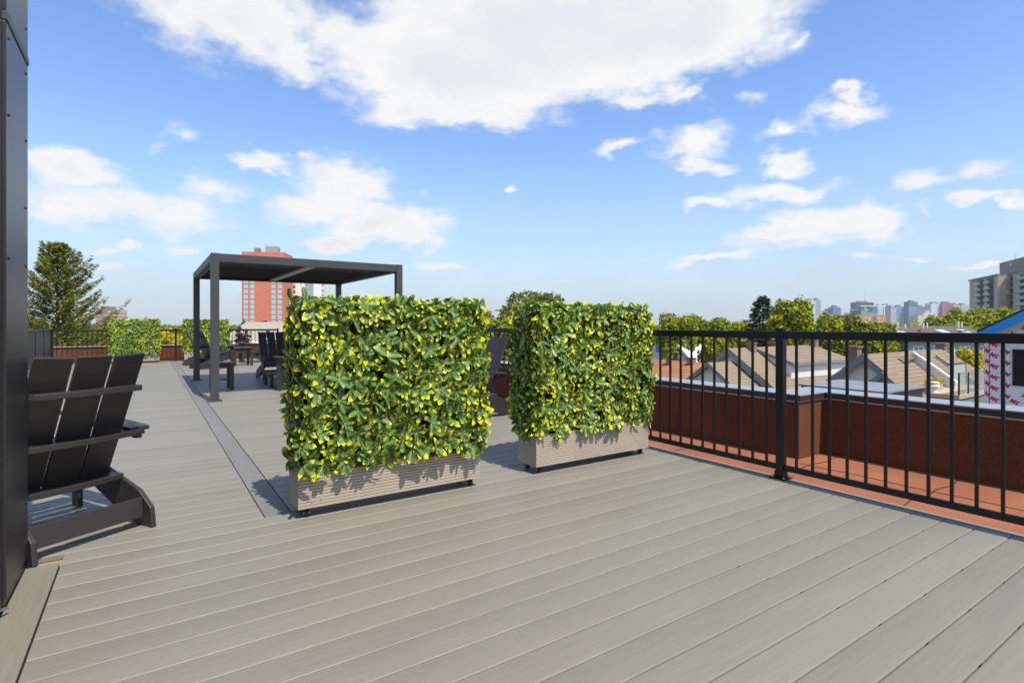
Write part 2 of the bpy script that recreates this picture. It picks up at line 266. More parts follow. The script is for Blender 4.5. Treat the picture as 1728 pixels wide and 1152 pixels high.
# ------------------------------------------------------------------ mesh builder
class MB:
    def __init__(s): s.v = []; s.f = []; s.m = []; s.sm = []
    def add(s, vs, fs, mi=0, smooth=False):
        b = len(s.v); s.v += [tuple(p) for p in vs]
        for f in fs: s.f.append([b + i for i in f]); s.m.append(mi); s.sm.append(smooth)
        return s
    def box(s, c, d, rot=None, mi=0):
        h = [x / 2 for x in d]; vs = []
        for z in (-1, 1):
            for y in (-1, 1):
                for x in (-1, 1):
                    p = Vector((x * h[0], y * h[1], z * h[2]))
                    if rot is not None: p = rot @ p
                    vs.append(p + Vector(c))
        return s.add(vs, [(0, 2, 3, 1), (4, 5, 7, 6), (0, 1, 5, 4), (2, 6, 7, 3), (0, 4, 6, 2), (1, 3, 7, 5)], mi)
    def lim(s, x0, x1, y0, y1, z0, z1, mi=0):
        return s.box(((x0 + x1) / 2, (y0 + y1) / 2, (z0 + z1) / 2), (x1 - x0, y1 - y0, z1 - z0), None, mi)
    def bar(s, p0, p1, w, t, up=(0, 0, 1), mi=0):
        p0, p1 = Vector(p0), Vector(p1); d = p1 - p0; y = d.normalized(); u = Vector(up); x = y.cross(u)
        if x.length < 1e-5: x = y.cross(Vector((1, 0, 0)))
        x.normalize(); z = x.cross(y); rot = Matrix((x, y, z)).transposed()
        return s.box((p0 + p1) / 2, (w, d.length, t), rot, mi)
    def prism(s, poly, off, mi=0):
        """closed polygon (3-D points) swept by off"""
        n = len(poly); a = [Vector(p) for p in poly]; o = Vector(off); vs = a + [p + o for p in a]
        fs = [tuple(range(n))[::-1], tuple(range(n, 2 * n))] + [(i, (i + 1) % n, n + (i + 1) % n, n + i) for i in range(n)]
        return s.add(vs, fs, mi)
    def tube(s, p0, p1, r0, r1=None, n=12, mi=0, cap=True, smooth=True):
        p0, p1 = Vector(p0), Vector(p1); r1 = r0 if r1 is None else r1; y = (p1 - p0).normalized()
        x = y.orthogonal().normalized(); z = x.cross(y); vs = []
        for p, r in ((p0, r0), (p1, r1)):
            for i in range(n):
                a = 2 * math.pi * i / n; vs.append(p + x * math.cos(a) * r + z * math.sin(a) * r)
        s.add(vs, [(i, (i + 1) % n, n + (i + 1) % n, n + i) for i in range(n)], mi, smooth)
        if cap: s.add(vs[:n], [tuple(range(n))], mi); s.add(vs[n:], [tuple(range(n))], mi)
        return s
    def build(s, name, mats, parent=None, bevel=0, seg=2, loc=None):
        me = bpy.data.meshes.new(name); me.from_pydata(s.v, [], s.f)
        if not isinstance(mats, (list, tuple)): mats = [mats]
        for m in mats: me.materials.append(m)
        me.polygons.foreach_set('material_index', s.m); me.polygons.foreach_set('use_smooth', s.sm)
        import bmesh
        bm = bmesh.new(); bm.from_mesh(me); bmesh.ops.recalc_face_normals(bm, faces=bm.faces); bm.to_mesh(me); bm.free()
        o = bpy.data.objects.new(name, me); COL.objects.link(o)
        if parent is not None: o.parent = parent
        if loc is not None: o.location = loc
        if bevel:
            b = o.modifiers.new('bevel', 'BEVEL'); b.width = bevel; b.segments = seg; b.limit_method = 'ANGLE'; b.angle_limit = R(40)
        return o
def tag(o, label=None, cat=None, group=None, kind=None):
    for k, v in (('label', label), ('category', cat), ('group', group), ('kind', kind)):
        if v: o[k] = v
    return o
def thing(name, label, cat, loc=(0, 0, 0), rz=0, group=None):
    o = bpy.data.objects.new(name, None); COL.objects.link(o); o.empty_display_size = .2
    o.location = loc; o.rotation_euler = (0, 0, rz); return tag(o, label, cat, group)
def copy_tree(o, parent=None):
    c = o.copy(); COL.objects.link(c)
    if parent is not None: c.parent = parent
    for ch in list(o.children): copy_tree(ch, c)
    return c
def place(proto, used, loc, rz, label):
    o = copy_tree(proto) if used else proto
    o.location = loc; o.rotation_euler = (0, 0, rz); o['label'] = label; return o

# ------------------------------------------------------------------ deck
RX = 3.79      # line of the right railing
FARY = 19.5    # line of the far railing
RZ = -0.08     # red roof membrane level
def build_deck():
    mb = MB(); P = .1451; w = .1413; y00 = 3.239; r = .0058
    arc = [(r - r * math.cos(a), -r + r * math.sin(a)) for a in [R(q) for q in (0, 18, 36, 54, 72, 90)]]
    prof = [(0, -.026)] + arc + [(w - u, v) for u, v in arc[::-1]] + [(w, -.026)]
    def board(x0, x1, y):
        n = len(prof); vs = [(x0, y + a, b) for a, b in prof] + [(x1, y + a, b) for a, b in prof]
        mb.add(vs, [(i, i + 1, n + i + 1, n + i) for i in range(n - 1)], 0, True)
        mb.add(vs[:n], [tuple(range(n))], 0); mb.add(vs[n:], [tuple(range(n))], 0)
    for j in range(-24, 1):
        y = y00 + j * P + .0024
        board(-3.2 if j > 0 else -.333, 3.764, y)
    j = 1
    while y00 + j * P + .0024 < FARY + .1:
        y = y00 + j * P + .0024
        board(-3.4, .552, y); board(.703, 3.764, y); j += 1
    # dark hidden fasteners seen in the gaps
    for j in range(-20, -11):
        for k in range(5, 9):
            mb.box((k * .405 + .22, y00 + j * P, -.008), (.020, .0030, .012), None, 1)
    o = mb.build('deck', [M['deck'], M['clip']]); tag(o, kind='structure')
    # border strip beside the walkway
    s = MB(); s.lim(.558, .697, 3.3865, FARY + .1, -.026, 0); tag(s.build('deck_strip', M['strip'], bevel=.003), kind='structure')
    s = MB(); s.lim(-.462, -.340, -.4, 3.256, -.026, .0035); tag(s.build('deck_border_board', M['wallboard'], bevel=.003), kind='structure')
    u = MB(); u.lim(-3.4, 3.765, -.5, FARY + .1, -.06, -.030); tag(u.build('sunlit_gap_sheet', M['under']), kind='structure')  # added sheet below the boards, coloured like sun in the gaps
    e = MB(); e.lim(3.770, 3.790, -.5, FARY + .1, -.07, -.012, 1); e.lim(3.792, 3.836, -.5, FARY + .1, -.075, -.003, 0); e.lim(3.764, 3.770, -.5, FARY + .1, -.05, -.006, 0)
    tag(e.build('deck_edge_trim', [M['trim'], M['trimdark']], bevel=.002), kind='structure')
build_deck()

# ------------------------------------------------------------------ own roof, parapets
X1, X2, YR = 4.754, 5.165, 2.585
def build_roof():
    r = MB(); r.add([(-9, -6, RZ), (6.0, -6, RZ), (6.0, 20.9, RZ), (-9, 20.9, RZ)], [(0, 1, 2, 3)])
    tag(r.build('roof', M['membrane']), kind='structure')
    sm = MB()
    for y in (.85, 1.55, 2.42, 3.4, 4.4, 5.4, 6.4):
        pts = [(3.86 + i * .06, y + math.sin(i * .9 + y) * .012) for i in range(22)]
        for a, b in zip(pts, pts[1:]):
            if a[0] < (X2 if y < YR else X1) - .1: sm.bar((a[0], a[1], RZ + .002), (b[0], b[1], RZ + .002), .008, .004)
    pts = [(4.62 + math.sin(i * .8) * .012, -.5 + i * .1) for i in range(31)]
    for a, b in zip(pts, pts[1:]): sm.bar((a[0], a[1], RZ + .002), (b[0], b[1], RZ + .002), .006, .004)
    tag(sm.build('roof_seam', M['seam']), kind='structure')
    top = .485
    t = thing('parapet_wall', 'low dark red granulated parapet stepping out beyond the right hand railing', 'parapet wall', (X1, YR, RZ))
    def pb(): return MB()
    def B(mb, name, m, par, bevel=0):
        for i, p in enumerate(mb.v): mb.v[i] = (p[0] - X1, p[1] - YR, p[2] - RZ)
        return mb.build(name, m, par, bevel)
    # L-shaped plan, swept up
    plan = [(X2, -2), (X2 + .34, -2), (X2 + .34, YR + .34), (X1 + .34, YR + .34), (X1 + .34, 20.2), (X1, 20.2), (X1, YR), (X2, YR)]
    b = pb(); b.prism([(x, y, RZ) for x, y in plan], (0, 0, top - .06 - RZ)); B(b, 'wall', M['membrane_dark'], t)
    c = pb(); c.lim(X1 + .0, X1 + .03, YR, 20.2, RZ, RZ + .05)   # cant strip at the foot
    def off(d_in, d_out): return [(X2 - d_in, -2), (X2 + .34 + d_out, -2), (X2 + .34 + d_out, YR + .34 + d_out), (X1 + .34 + d_out, YR + .34 + d_out), (X1 + .34 + d_out, 20.2), (X1 - d_in, 20.2), (X1 - d_in, YR - d_in), (X2 - d_in, YR - d_in)]
    b = pb(); b.prism([(x, y, top - .052) for x, y in off(.022, -.06)], (0, 0, .045)); B(b, 'drip_edge', M['copingdark'], t)
    b = pb(); b.prism([(x, y, top - .007) for x, y in off(.026, -.05)], (0, 0, .009)); B(b, 'coping', M['coping'], t)
    b = pb(); b.prism([(x, y, top - .066) for x, y in off(.012, .0)], (0, 0, .013)); B(b, 'flashing', M['flash'], t)
    b = pb()
    for y in (1.75, .2, 3.6, 5.2): b.lim((X2 if y < YR else X1) - .004, (X2 if y < YR else X1) + .01, y, y + .006, RZ, top - .07)
    B(b, 'seam', M['seam'], t)
    for y in (1.3, -.6, 4.1, 6.6, 9.1):
        xx = X2 if y < YR else X1; b = pb(); b.lim(xx - .030, xx + .292, y, y + .05, top + .0025, top + .005); B(b, 'coping_joint', M['coping'], t)
    # far parapet
    t2 = thing('parapet_wall', 'long low red parapet behind the far railing and the two far hedges', 'parapet wall', (0, 20.25, RZ))
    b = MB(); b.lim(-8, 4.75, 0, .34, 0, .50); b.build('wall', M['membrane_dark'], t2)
    b = MB(); b.lim(-8, 4.75, -.02, .36, .506, .53); b.build('drip_edge', M['copingdark'], t2)
    b = MB(); b.lim(-8, 4.75, -.025, .37, .531, .545); b.build('coping', M['coping'], t2)
    # body of the building below
    bb = thing('apartment_building', 'low brick building carrying the roof deck and its red roof', 'building', (0, 7, -10.5))
    b = MB(); b.lim(-9, 5.06, -13, 13.58, 0, 10.38); b.lim(5.06, 5.47, -13, -4.1, 0, 10.38); b.build('wall', mat('own_brick', (.28, .10, .06), .85, var=.2), bb)
build_roof()

# ------------------------------------------------------------------ railings
def railing(name, label, p0, direction, length, posts, npick, pitch, first, top=1.055, single=100, skip_panels=None):
    """p0 start on the deck; direction 'X' or 'Y' along +axis"""
    t = thing(name, label, 'railing', p0)
    if direction == 'Y': A = lambda s, o, z: (o, s, z); D = lambda l, w, h: (w, l, h)
    else: A = lambda s, o, z: (s, o, z); D = lambda l, w, h: (l, w, h)
    edges = sorted(posts)
    for i, s in enumerate(posts):
        b = MB(); b.box(A(s, 0, (top + .012) / 2), D(.054, .054, top + .012)); po = b.build('post', M['rail'], t, .003)
        c = MB(); c.box(A(s, 0, top + .016), D(.064, .064, .014)); c.build('cap', M['rail'], po, .004)
        c = MB(); c.box(A(s, 0, .005), D(.115, .115, .010)); c.box(A(s, 0, .03), D(.066, .066, .042)); c.build('base_plate', M['rail'], po, .003)
        if i > 2 or direction == 'X': continue
        for u in (-1, 1):
            for v in (-1, 1): c = MB(); q = A(s + u * .044, v * .044, 0); c.tube((q[0], q[1], .010), (q[0], q[1], .019), .008, .005, 8); c.build('bolt', M['steel'], po)
    segs = list(zip(edges, edges[1:]))
    for a, b_ in segs:
        b = MB(); b.box(A((a + b_) / 2, 0, top - .027), D(b_ - a - .056, .044, .054)); b.build('top_rail', M['rail'], t, .004)
        b = MB(); b.box(A((a + b_) / 2, 0, .078), D(b_ - a - .056, .028, .040)); b.build('bottom_rail', M['rail'], t, .003)
    rest = MB(); nr = 0
    for k in range(npick):
        s = first + k * pitch
        if any(abs(s - e) < .035 for e in edges): continue
        if k < single:
            b = MB(); b.box(A(s, 0, (top - .054 + .098) / 2), D(.0165, .0165, top - .054 - .098)); b.build('picket', M['rail'], t, .002, 1)
        else: rest.box(A(s, 0, (top - .054 + .098) / 2), D(.0165, .0165, top - .054 - .098)); nr += 1
    if nr: tag(rest.build('picket', M['rail'], t), kind='stuff')
    return t
railing('railing', 'black metal picket railing running along the right edge of the deck beside the second hedge', (RX, 0, 0), 'Y', 20,
        [-.23, 2.19, 4.61, 7.03, 9.45, 11.87, 14.29, 16.71, FARY], 176, .1113, -.149)
railing('railing', 'black metal picket railing across the far end of the deck behind two hedges', (-2.2, FARY, 0), 'X', 6,
        [0, 1.45, 2.9, 4.35, 5.80], 51, .1113, .10, top=.965)
t = thing('privacy_screen', 'solid dark grey panel screen at the far left corner of the deck', 'screen', (-2.24, 12, 0))
for k in range(6):
    y = 7.5 - k * 1.25
    b = MB(); b.lim(-.02, .02, y - 1.2, y - .03, .07, .95); b.build('panel', M['panelgrey'], t, .004)
    b = MB(); b.lim(-.03, .03, y - .03, y + .03, 0, .975); b.build('post', M['rail'], t, .003)
b = MB(); b.lim(-.03, .03, 0, 7.5, .952, .985); b.build('top_rail', M['rail'], t, .003)

# ------------------------------------------------------------------ hedges in wheeled planters
def leaves_mesh(name, P, T, N, Ln, Wd, curl, fold, rnd, mats, parent=None, stations=((0, .08), (.14, .50), (.34, .90), (.56, 1.0), (.83, .78), (1, .14))):
    """one mesh of many leaves; P base, T direction, N face normal"""
    n = len(P); T = T / np.linalg.norm(T, axis=1, keepdims=True); N = N - T * np.sum(N * T, axis=1, keepdims=True); N /= np.linalg.norm(N, axis=1, keepdims=True) + 1e-9
    S = np.cross(T, N); ns = len(stations); V = np.zeros((n, ns * 3, 3)); UV = np.zeros((ns * 3, 2))
    for i, (v, w_) in enumerate(stations):
        c = P + T * (Ln * v)[:, None] - N * (curl * Ln * v * v)[:, None]
        e = S * (Wd * w_ * .5)[:, None]; lift = N * (fold * Wd * w_)[:, None]
        V[:, i * 3] = c - e + lift; V[:, i * 3 + 1] = c; V[:, i * 3 + 2] = c + e + lift
        UV[i * 3:(i + 1) * 3] = [(.5 - .5 * w_, v), (.5, v), (.5 + .5 * w_, v)]
    q = []
    for i in range(ns - 1):
        for j in range(2): a = i * 3 + j; q.append((a, a + 1, a + 4, a + 3))
    q = np.array(q); F = (q[None] + (np.arange(n) * ns * 3)[:, None, None]).reshape(-1, 4)
    me = bpy.data.meshes.new(name); nv = n * ns * 3; nf = len(F)
    me.vertices.add(nv); me.vertices.foreach_set('co', V.reshape(-1)); me.loops.add(nf * 4); me.polygons.add(nf)
    me.loops.foreach_set('vertex_index', F.reshape(-1)); me.polygons.foreach_set('loop_start', np.arange(nf) * 4); me.polygons.foreach_set('loop_total', np.full(nf, 4))
    me.polygons.foreach_set('use_smooth', np.ones(nf, bool)); me.update()
    uv = me.uv_layers.new(name='leaf'); uv.data.foreach_set('uv', np.tile(UV, (n, 1))[F.reshape(-1)].reshape(-1))
    rr = me.uv_layers.new(name='rnd'); rr.data.foreach_set('uv', np.repeat(rnd, ns * 3, axis=0)[F.reshape(-1)].reshape(-1))
    me.materials.append(mats); o = bpy.data.objects.new(name, me); COL.objects.link(o)
    if parent is not None: o.parent = parent
    return o

def hedge_leaves(parent):
    P = []; T = []; N = []; Ln = []; rn = []
    HW, y0, y1, z0, z1 = .585, -.095, .285, .285, 1.262   # half width, front, back (local y; box front at 0)
    def face(o, U, V, n_, nu, nv, lu, lv):
        o, U, V, n_ = map(np.array, (o, U, V, n_))
        for i in range(nu):
            for j in range(nv):
                a = (i + .5 + rng.uniform(-.42, .42) + (.5 if j % 2 else 0) - .25) / nu * lu; b = (j + .5 + rng.uniform(-.42, .42)) / nv * lv
                p = o + U * a + V * b + n_ * rng.normal(-.010, .024)
                ax = n_ + rng.normal(0, .30, 3) + np.array((0, 0, .12)); ax = ax / np.linalg.norm(ax)
                e1 = np.cross(ax, (0, 0, 1.) if abs(ax[2]) < .9 else (1., 0, 0)); e1 /= np.linalg.norm(e1); e2 = np.cross(e1, ax)
                k = rng.integers(6, 9); ph = rng.uniform(0, 6.28); yl = rng.uniform(0, .55)
                for q in range(k):
                    an = ph + 6.283 * q / k + rng.normal(0, .22); bt = R(rng.uniform(0, 36)) if q < k - 2 else R(rng.uniform(30, 70))
                    e = e1 * math.cos(an) + e2 * math.sin(an)
                    t_ = e * math.cos(bt) + ax * math.sin(bt); t_ = t_ + np.array((0, 0, -.22))
                    P.append(p + ax * .008); T.append(t_); N.append(ax * math.cos(bt) - e * math.sin(bt) + rng.normal(0, .18, 3)); Ln.append(rng.uniform(.060, .092) * (.72 if q >= k - 2 else 1))
                    rn.append((min(1, max(0, yl + rng.uniform(0, .5))), rng.uniform()))
    face((-HW, y0 + .045, z0), (1, 0, 0), (0, 0, 1), (0, -1, 0), 21, 17, 2 * HW, z1 - z0 - .02)
    face((-HW, y1 - .045, z0), (1, 0, 0), (0, 0, 1), (0, 1, 0), 21, 17, 2 * HW, z1 - z0 - .02)
    face((-HW + .012, y0 + .04, z0), (0, 1, 0), (0, 0, 1), (-1, 0, 0), 7, 17, y1 - y0 - .08, z1 - z0 - .02)
    face((HW - .012, y0 + .04, z0), (0, 1, 0), (0, 0, 1), (1, 0, 0), 7, 17, y1 - y0 - .08, z1 - z0 - .02)
    face((-HW + .02, y0 + .05, z1 - .045), (1, 0, 0), (0, 1, 0), (0, 0, 1), 20, 6, 2 * HW - .04, y1 - y0 - .10)
    P, T, N, Ln, rn = map(np.array, (P, T, N, Ln, rn))
    tip = P + T / np.linalg.norm(T, axis=1, keepdims=True) * Ln[:, None]     # clipped to a neat box
    lim = .630 + rng.exponential(.008, len(P)); ok = (np.abs(tip[:, 0]) < lim) & (tip[:, 1] > -.122 - (lim - .630)) & (tip[:, 1] < .318 + (lim - .630)) & (tip[:, 2] < 1.280 + (lim - .630))
    P, T, N, Ln, rn = P[ok], T[ok], N[ok], Ln[ok], rn[ok]; n = len(P)
    return leaves_mesh('foliage', P, T, N, Ln, Ln * rng.uniform(.41, .51, n), rng.uniform(.05, .36, n), rng.uniform(.04, .16, n), rn, M['leaf'], parent)

def build_hedge():
    t = thing('hedge_planter', '', 'planter', group='artificial hedges in wheeled planter boxes')
    L, Dp, zb, zt = 1.184, .236, .056, .290; n = 13; ph = (zt - zb) / n
    b = MB(); b.lim(-L / 2 + .004, L / 2 - .004, .004, Dp - .004, zb + .001, zt - .02, 1)
    for i in range(n):
        z = zb + i * ph; b.lim(-L / 2, L / 2, 0, .012, z, z + ph * .84); b.lim(-L / 2, L / 2, Dp - .012, Dp, z, z + ph * .84)
        b.lim(-L / 2, -L / 2 + .012, .0121, Dp - .0121, z, z + ph * .84); b.lim(L / 2 - .012, L / 2, .0121, Dp - .0121, z, z + ph * .84)
    b.build('planter_box', [M['planter'], M['groove']], t, .0015, 1)
    sc_ = [(-L / 2 + .055, .046), (-L / 2 + .075, .033), (-L / 2 + .125, .040), (L / 2 - .055, .046), (L / 2 - .075, .033), (L / 2 - .125, .040)]
    for x, z in sc_: c = MB(); c.tube((x, .002, zb + z), (x, -.003, zb + z), .0045, .0035, 8); c.build('screw', M['screw'], t)
    for y, z in ((.04, .046), (.10, .035), (.17, .042)): c = MB(); c.tube((-L / 2 + .002, y, zb + z), (-L / 2 - .003, y, zb + z), .0045, .0035, 8); c.build('screw', M['screw'], t)
    for sx in (-1, 1):
        for y in (.045, Dp - .045):
            x = sx * (L / 2 - .055)
            c = MB(); c.box((x, y, zb - .002), (.05, .05, .004)); c.box((x - .013, y, .036), (.003, .030, .034)); c.box((x + .013, y, .036), (.003, .030, .034)); c.tube((x, y, .044), (x, y, .054), .014, None, 10)
            ca = c.build('caster', M['rubber'], t, .001, 1)
            c = MB(); c.tube((x - .010, y - .004, .0225), (x + .010, y - .004, .0225), .0225, None, 18); c.build('wheel', M['rubber'], ca, .002, 1)
            c = MB(); c.tube((x - .018, y - .004, .0225), (x + .018, y - .004, .0225), .008, None, 10); c.build('axle', M['steel'], ca)
    c = MB(); c.lim(-.535, .535, .0, .20, .25, 1.165); c.build('shade_core', M['core'], t)  # added dark box, blocks see-through and stands in for shade between leaves
    hedge_leaves(t)
    return t
hedge = build_hedge()
place(hedge, False, (1.294, 3.22, 0), 0, 'larger nearer variegated hedge in a ribbed taupe planter, left of the other near hedge')
place(hedge, True, (2.955, 3.456, 0), math.pi, 'variegated hedge in a ribbed taupe planter standing next to the right railing')
# rotated by half a turn: its box front is the other long side
place(hedge, True, (-.315, 19.05, 0), 0, 'small far variegated hedge in a planter, seen over the near chair back')
place(hedge, True, (1.49, 19.28, 0), math.pi, 'small far variegated hedge behind the pergola posts and a lounge chair')

# ------------------------------------------------------------------ lounge chairs
def build_chair():
    t = thing('adirondack_chair', '', 'chair', group='dark lounge chairs on the roof deck'); m = M['chair']
    # origin: middle of the rear feet; +y is the way the sitter faces
    for s in (-1, 1):
        b = MB(); x = s * .267 - .0125
        b.prism([(x, 0, 0), (x, .015, .108), (x, .12, .190), (x, .80, .405), (x, .80, .28), (x, .22, .02), (x, .12, 0)], (.025, 0, 0)); b.build('side_rail', m, t, .004)
        b = MB(); x = s * .296 - .0125
        b.prism([(x, .745, 0), (x, .745, .545), (x, .835, .545), (x, .815, 0)], (.025, 0, 0)); b.build('front_leg', m, t, .004)
        b = MB(); q = s * .305
        b.prism([(q - .055, .19, .528), (q + .055, .19, .528), (q + .065, .86, .580), (q - .065, .86, .580)], (0, 0, -.024)); b.build('arm', m, t, .005)
        b = MB(); b.box((s * .318, .24, .484), (.03, .05, .052)); b.build('arm_bracket', m, t, .003)
        b = MB(); b.box((s * .318, .72, .515), (.022, .12, .06)); b.build('arm_bracket', m, t, .003)
    b = MB()
    for i in range(6):
        y = .40 + i * .078; z = .262 + (y - .36) * .33
        if i == 5: y += .005
        b.box((0, y, z + .012), (.50, .070, .020), Matrix.Rotation(R(18), 3, 'X'))
    b.build('seat', m, t, .004)
    b = MB(); b.box((0, .815, .335), (.535, .022, .125)); b.build('apron', m, t, .004)
    # back slats, hinged at the seat and leaning to the rear; the outer two turn in
    p0 = Vector((0, .372, .235)); p1 = Vector((0, .040, .945)); ax = (p1 - p0).normalized()
    for k in (-1, 0, 1):
        rot = Matrix.Rotation(R(7) * k, 3, ax)
        xv = rot @ Vector((1, 0, 0)); nv = xv.cross(ax)
        c0 = p0 + Vector((k * .1635, .010 * abs(k), 0)); c1 = p1 + Vector((k * .172, .010 * abs(k), 0))
        b = MB(); d = (c1 - c0); y = d.normalized(); b.box((c0 + c1) / 2, (.156, d.length, .019), Matrix((xv, y, xv.cross(y))).transposed()); b.build('back_slat', m, t, .004)
    def rail(z, half, depth, th, bow=.03, name='back_rail'):
        f = (z - .235) / .708; y = p0.y + (p1.y - p0.y) * f - .011; n = 12; pts = []
        for i in range(n + 1):
            x = -half + 2 * half * i / n; pts.append((x, y + .012 * (x / .24) ** 2 - .004))
        rear = [(x, y - depth + bow * (x / half) ** 2) for x, _ in pts]
        poly = [(x, yy, z) for x, yy in pts] + [(x, yy, z) for x, yy in rear[::-1]]
        b = MB(); b.prism(poly, (0, 0, -th)); b.build(name, m, t, .003)
    rail(.775, .243, .078, .030, .034); rail(.514, .330, .088, .030, .042); rail(.268, .262, .112, .030, .03)
    b = MB(); b.box((0, .085, .105), (.505, .022, .105), Matrix.Rotation(R(-8), 3, 'X')); b.build('stretcher', m, t, .003)
    return t
chair = build_chair()
place(chair, False, (-.199, 3.407, 0), R(31.7), 'dark lounge chair nearest the dark metal wall, seen from behind')
place(chair, True, (3.715, 5.86, 0), R(99), 'dark lounge chair half hidden between the two near hedges')
place(chair, True, (2.14, 12.42, 0), R(183), 'dark lounge chair facing the viewer under the pergola behind the small ottoman')
place(chair, True, (2.64, 9.56, 0), R(58), 'dark lounge chair of which only an arm shows left of the larger hedge')
place(chair, True, (.80, 17.4, 0), R(-96), 'dark lounge chair in front of the far hedge, its sloping back leaning left')
place(chair, True, (.96, 15.68, 0), R(-68), 'dark lounge chair seen from behind between the two left pergola posts')
place(chair, True, (3.08, 17.80, 0), R(90), 'dark lounge chair at the far railing, partly behind the chair facing the viewer')

# side tables + ottoman
def side_table(label, loc, rz, wx, wy, h, shelf=True):
    t = thing('side_table', label, 'side table', loc, rz); m = M['chair']
    b = MB(); n = 5
    for i in range(n): wq = wx / n; b.lim(-wx / 2 + i * wq + .002, -wx / 2 + (i + 1) * wq - .002, -wy / 2, wy / 2, h - .024, h)
    b.build('tabletop', m, t, .003)
    for sx in (-1, 1):
        for sy in (-1, 1): b = MB(); b.box((sx * (wx / 2 - .045), sy * (wy / 2 - .035), (h - .025) / 2), (.065, .028, h - .025)); b.build('leg', m, t, .003)
    for sy in (-1, 1): b = MB(); b.box((0, sy * (wy / 2 - .062), h - .06), (wx - .09, .02, .07)); b.build('apron', m, t, .003)
    if shelf:
        b = MB(); b.lim(-wx / 2 + .03, wx / 2 - .03, -wy / 2 + .06, wy / 2 - .06, .165, .185); b.build('shelf', m, t, .003)
    return t
side_table('dark side table with a lower shelf beside the front pergola post', (1.05, 10.57, 0), 0, .36, .46, .46)
side_table('tall plain dark side table standing near the far railing', (2.12, 16.45, 0), R(4), .5, .5, .49, False)
t = thing('ottoman', 'small low dark slatted ottoman in front of the chair under the pergola', 'ottoman', (2.01, 10.62, 0))
b = MB()
for i in range(5): b.lim(-.24, .24, -.33 + i * .132 + .004, -.33 + (i + 1) * .132 - .004, .215, .236)
b.build('seat', M['chair'], t, .003)
for sx in (-1, 1):
    for sy in (-1, 1): b = MB(); b.box((sx * .20, sy * .29, .107), (.05, .05, .214)); b.build('leg', M['chair'], t, .003)
for sx in (-.20, .20): b = MB(); b.box((sx, 0, .185), (.022, .52, .055)); b.build('side_rail', M['chair'], t, .003)

# ------------------------------------------------------------------ pergola
def build_pergola():
    x0, x1, y0, y1, h = .80, 3.60, 8.93, 12.50, 2.135; s = .108
    t = thing('pergola', 'charcoal metal pergola with a flat louvred roof standing over the lounge chairs', 'pergola', (x0, y0, 0)); m = M['pergola']
    W, Dp = x1 - x0, y1 - y0
    for px in (0, W):
        for py in (0, Dp):
            b = MB(); b.box((px, py, h / 2), (s, s, h)); po = b.build('post', m, t, .004)
            b = MB(); b.box((px, py, .007), (.185, .185, .014)); b.build('base_plate', m, po, .003)
    bh = .118; zc = h - bh / 2 - .004
    for nm, c, d in (('front_beam', (W / 2, 0, zc), (W - s, .10, bh)), ('rear_beam', (W / 2, Dp, zc), (W - s, .10, bh)), ('side_beam', (0, Dp / 2, zc), (.10, Dp - s, bh)), ('side_beam', (W, Dp / 2, zc), (.10, Dp - s, bh))):
        b = MB(); b.box(c, d); b.build(nm, m, t, .003)
    b = MB(); b.box((W / 2, Dp / 2, zc + .01), (.15, Dp - .102, .09)); b.build('centre_beam', m, t, .003)
    b = MB(); b.box((W / 2, Dp / 2, zc - .037), (.15, Dp - .106, .004)); b.build('lit_underside_strip', M['centrebeam'], t)  # pale strip, reflected light under the beam put into its colour
    for k, xa in enumerate((.052, W / 2 + .077)):
        b = MB(); xb = xa + W / 2 - .13; n = 20; q = (Dp - .12) / n
        for i in range(n): b.box(((xa + xb) / 2, .06 + (i + .5) * q, h - .045), (xb - xa, q * 1.04, .016), Matrix.Rotation(R(7), 3, 'X'))
        b.build('louvre', M['louvre'], t, .002, 1)
        for ya in (.051, Dp - .075): b = MB(); b.lim(xa, xb, ya, ya + .024, zc - .05, zc - .03); b.build('gutter', M['louvre'], t)
    b = MB(); b.box((W / 2, -.0525, zc), (.004, .004, bh)); b.build('beam_joint', M['paneldark'], t)
    b = MB(); b.box((-.052, Dp * .42, zc - .035), (.004, .10, .05)); b.box((-.052, Dp * .42 - .09, zc - .03), (.004, .03, .03)); b.build('badge', M['badge'], t)
    b = MB(); b.tube((W * .68, Dp - .35, h - .2), (W * .68, Dp - .35, h - .06), .006, None, 8); b.build('crank_eye', M['rail'], t)
build_pergola()

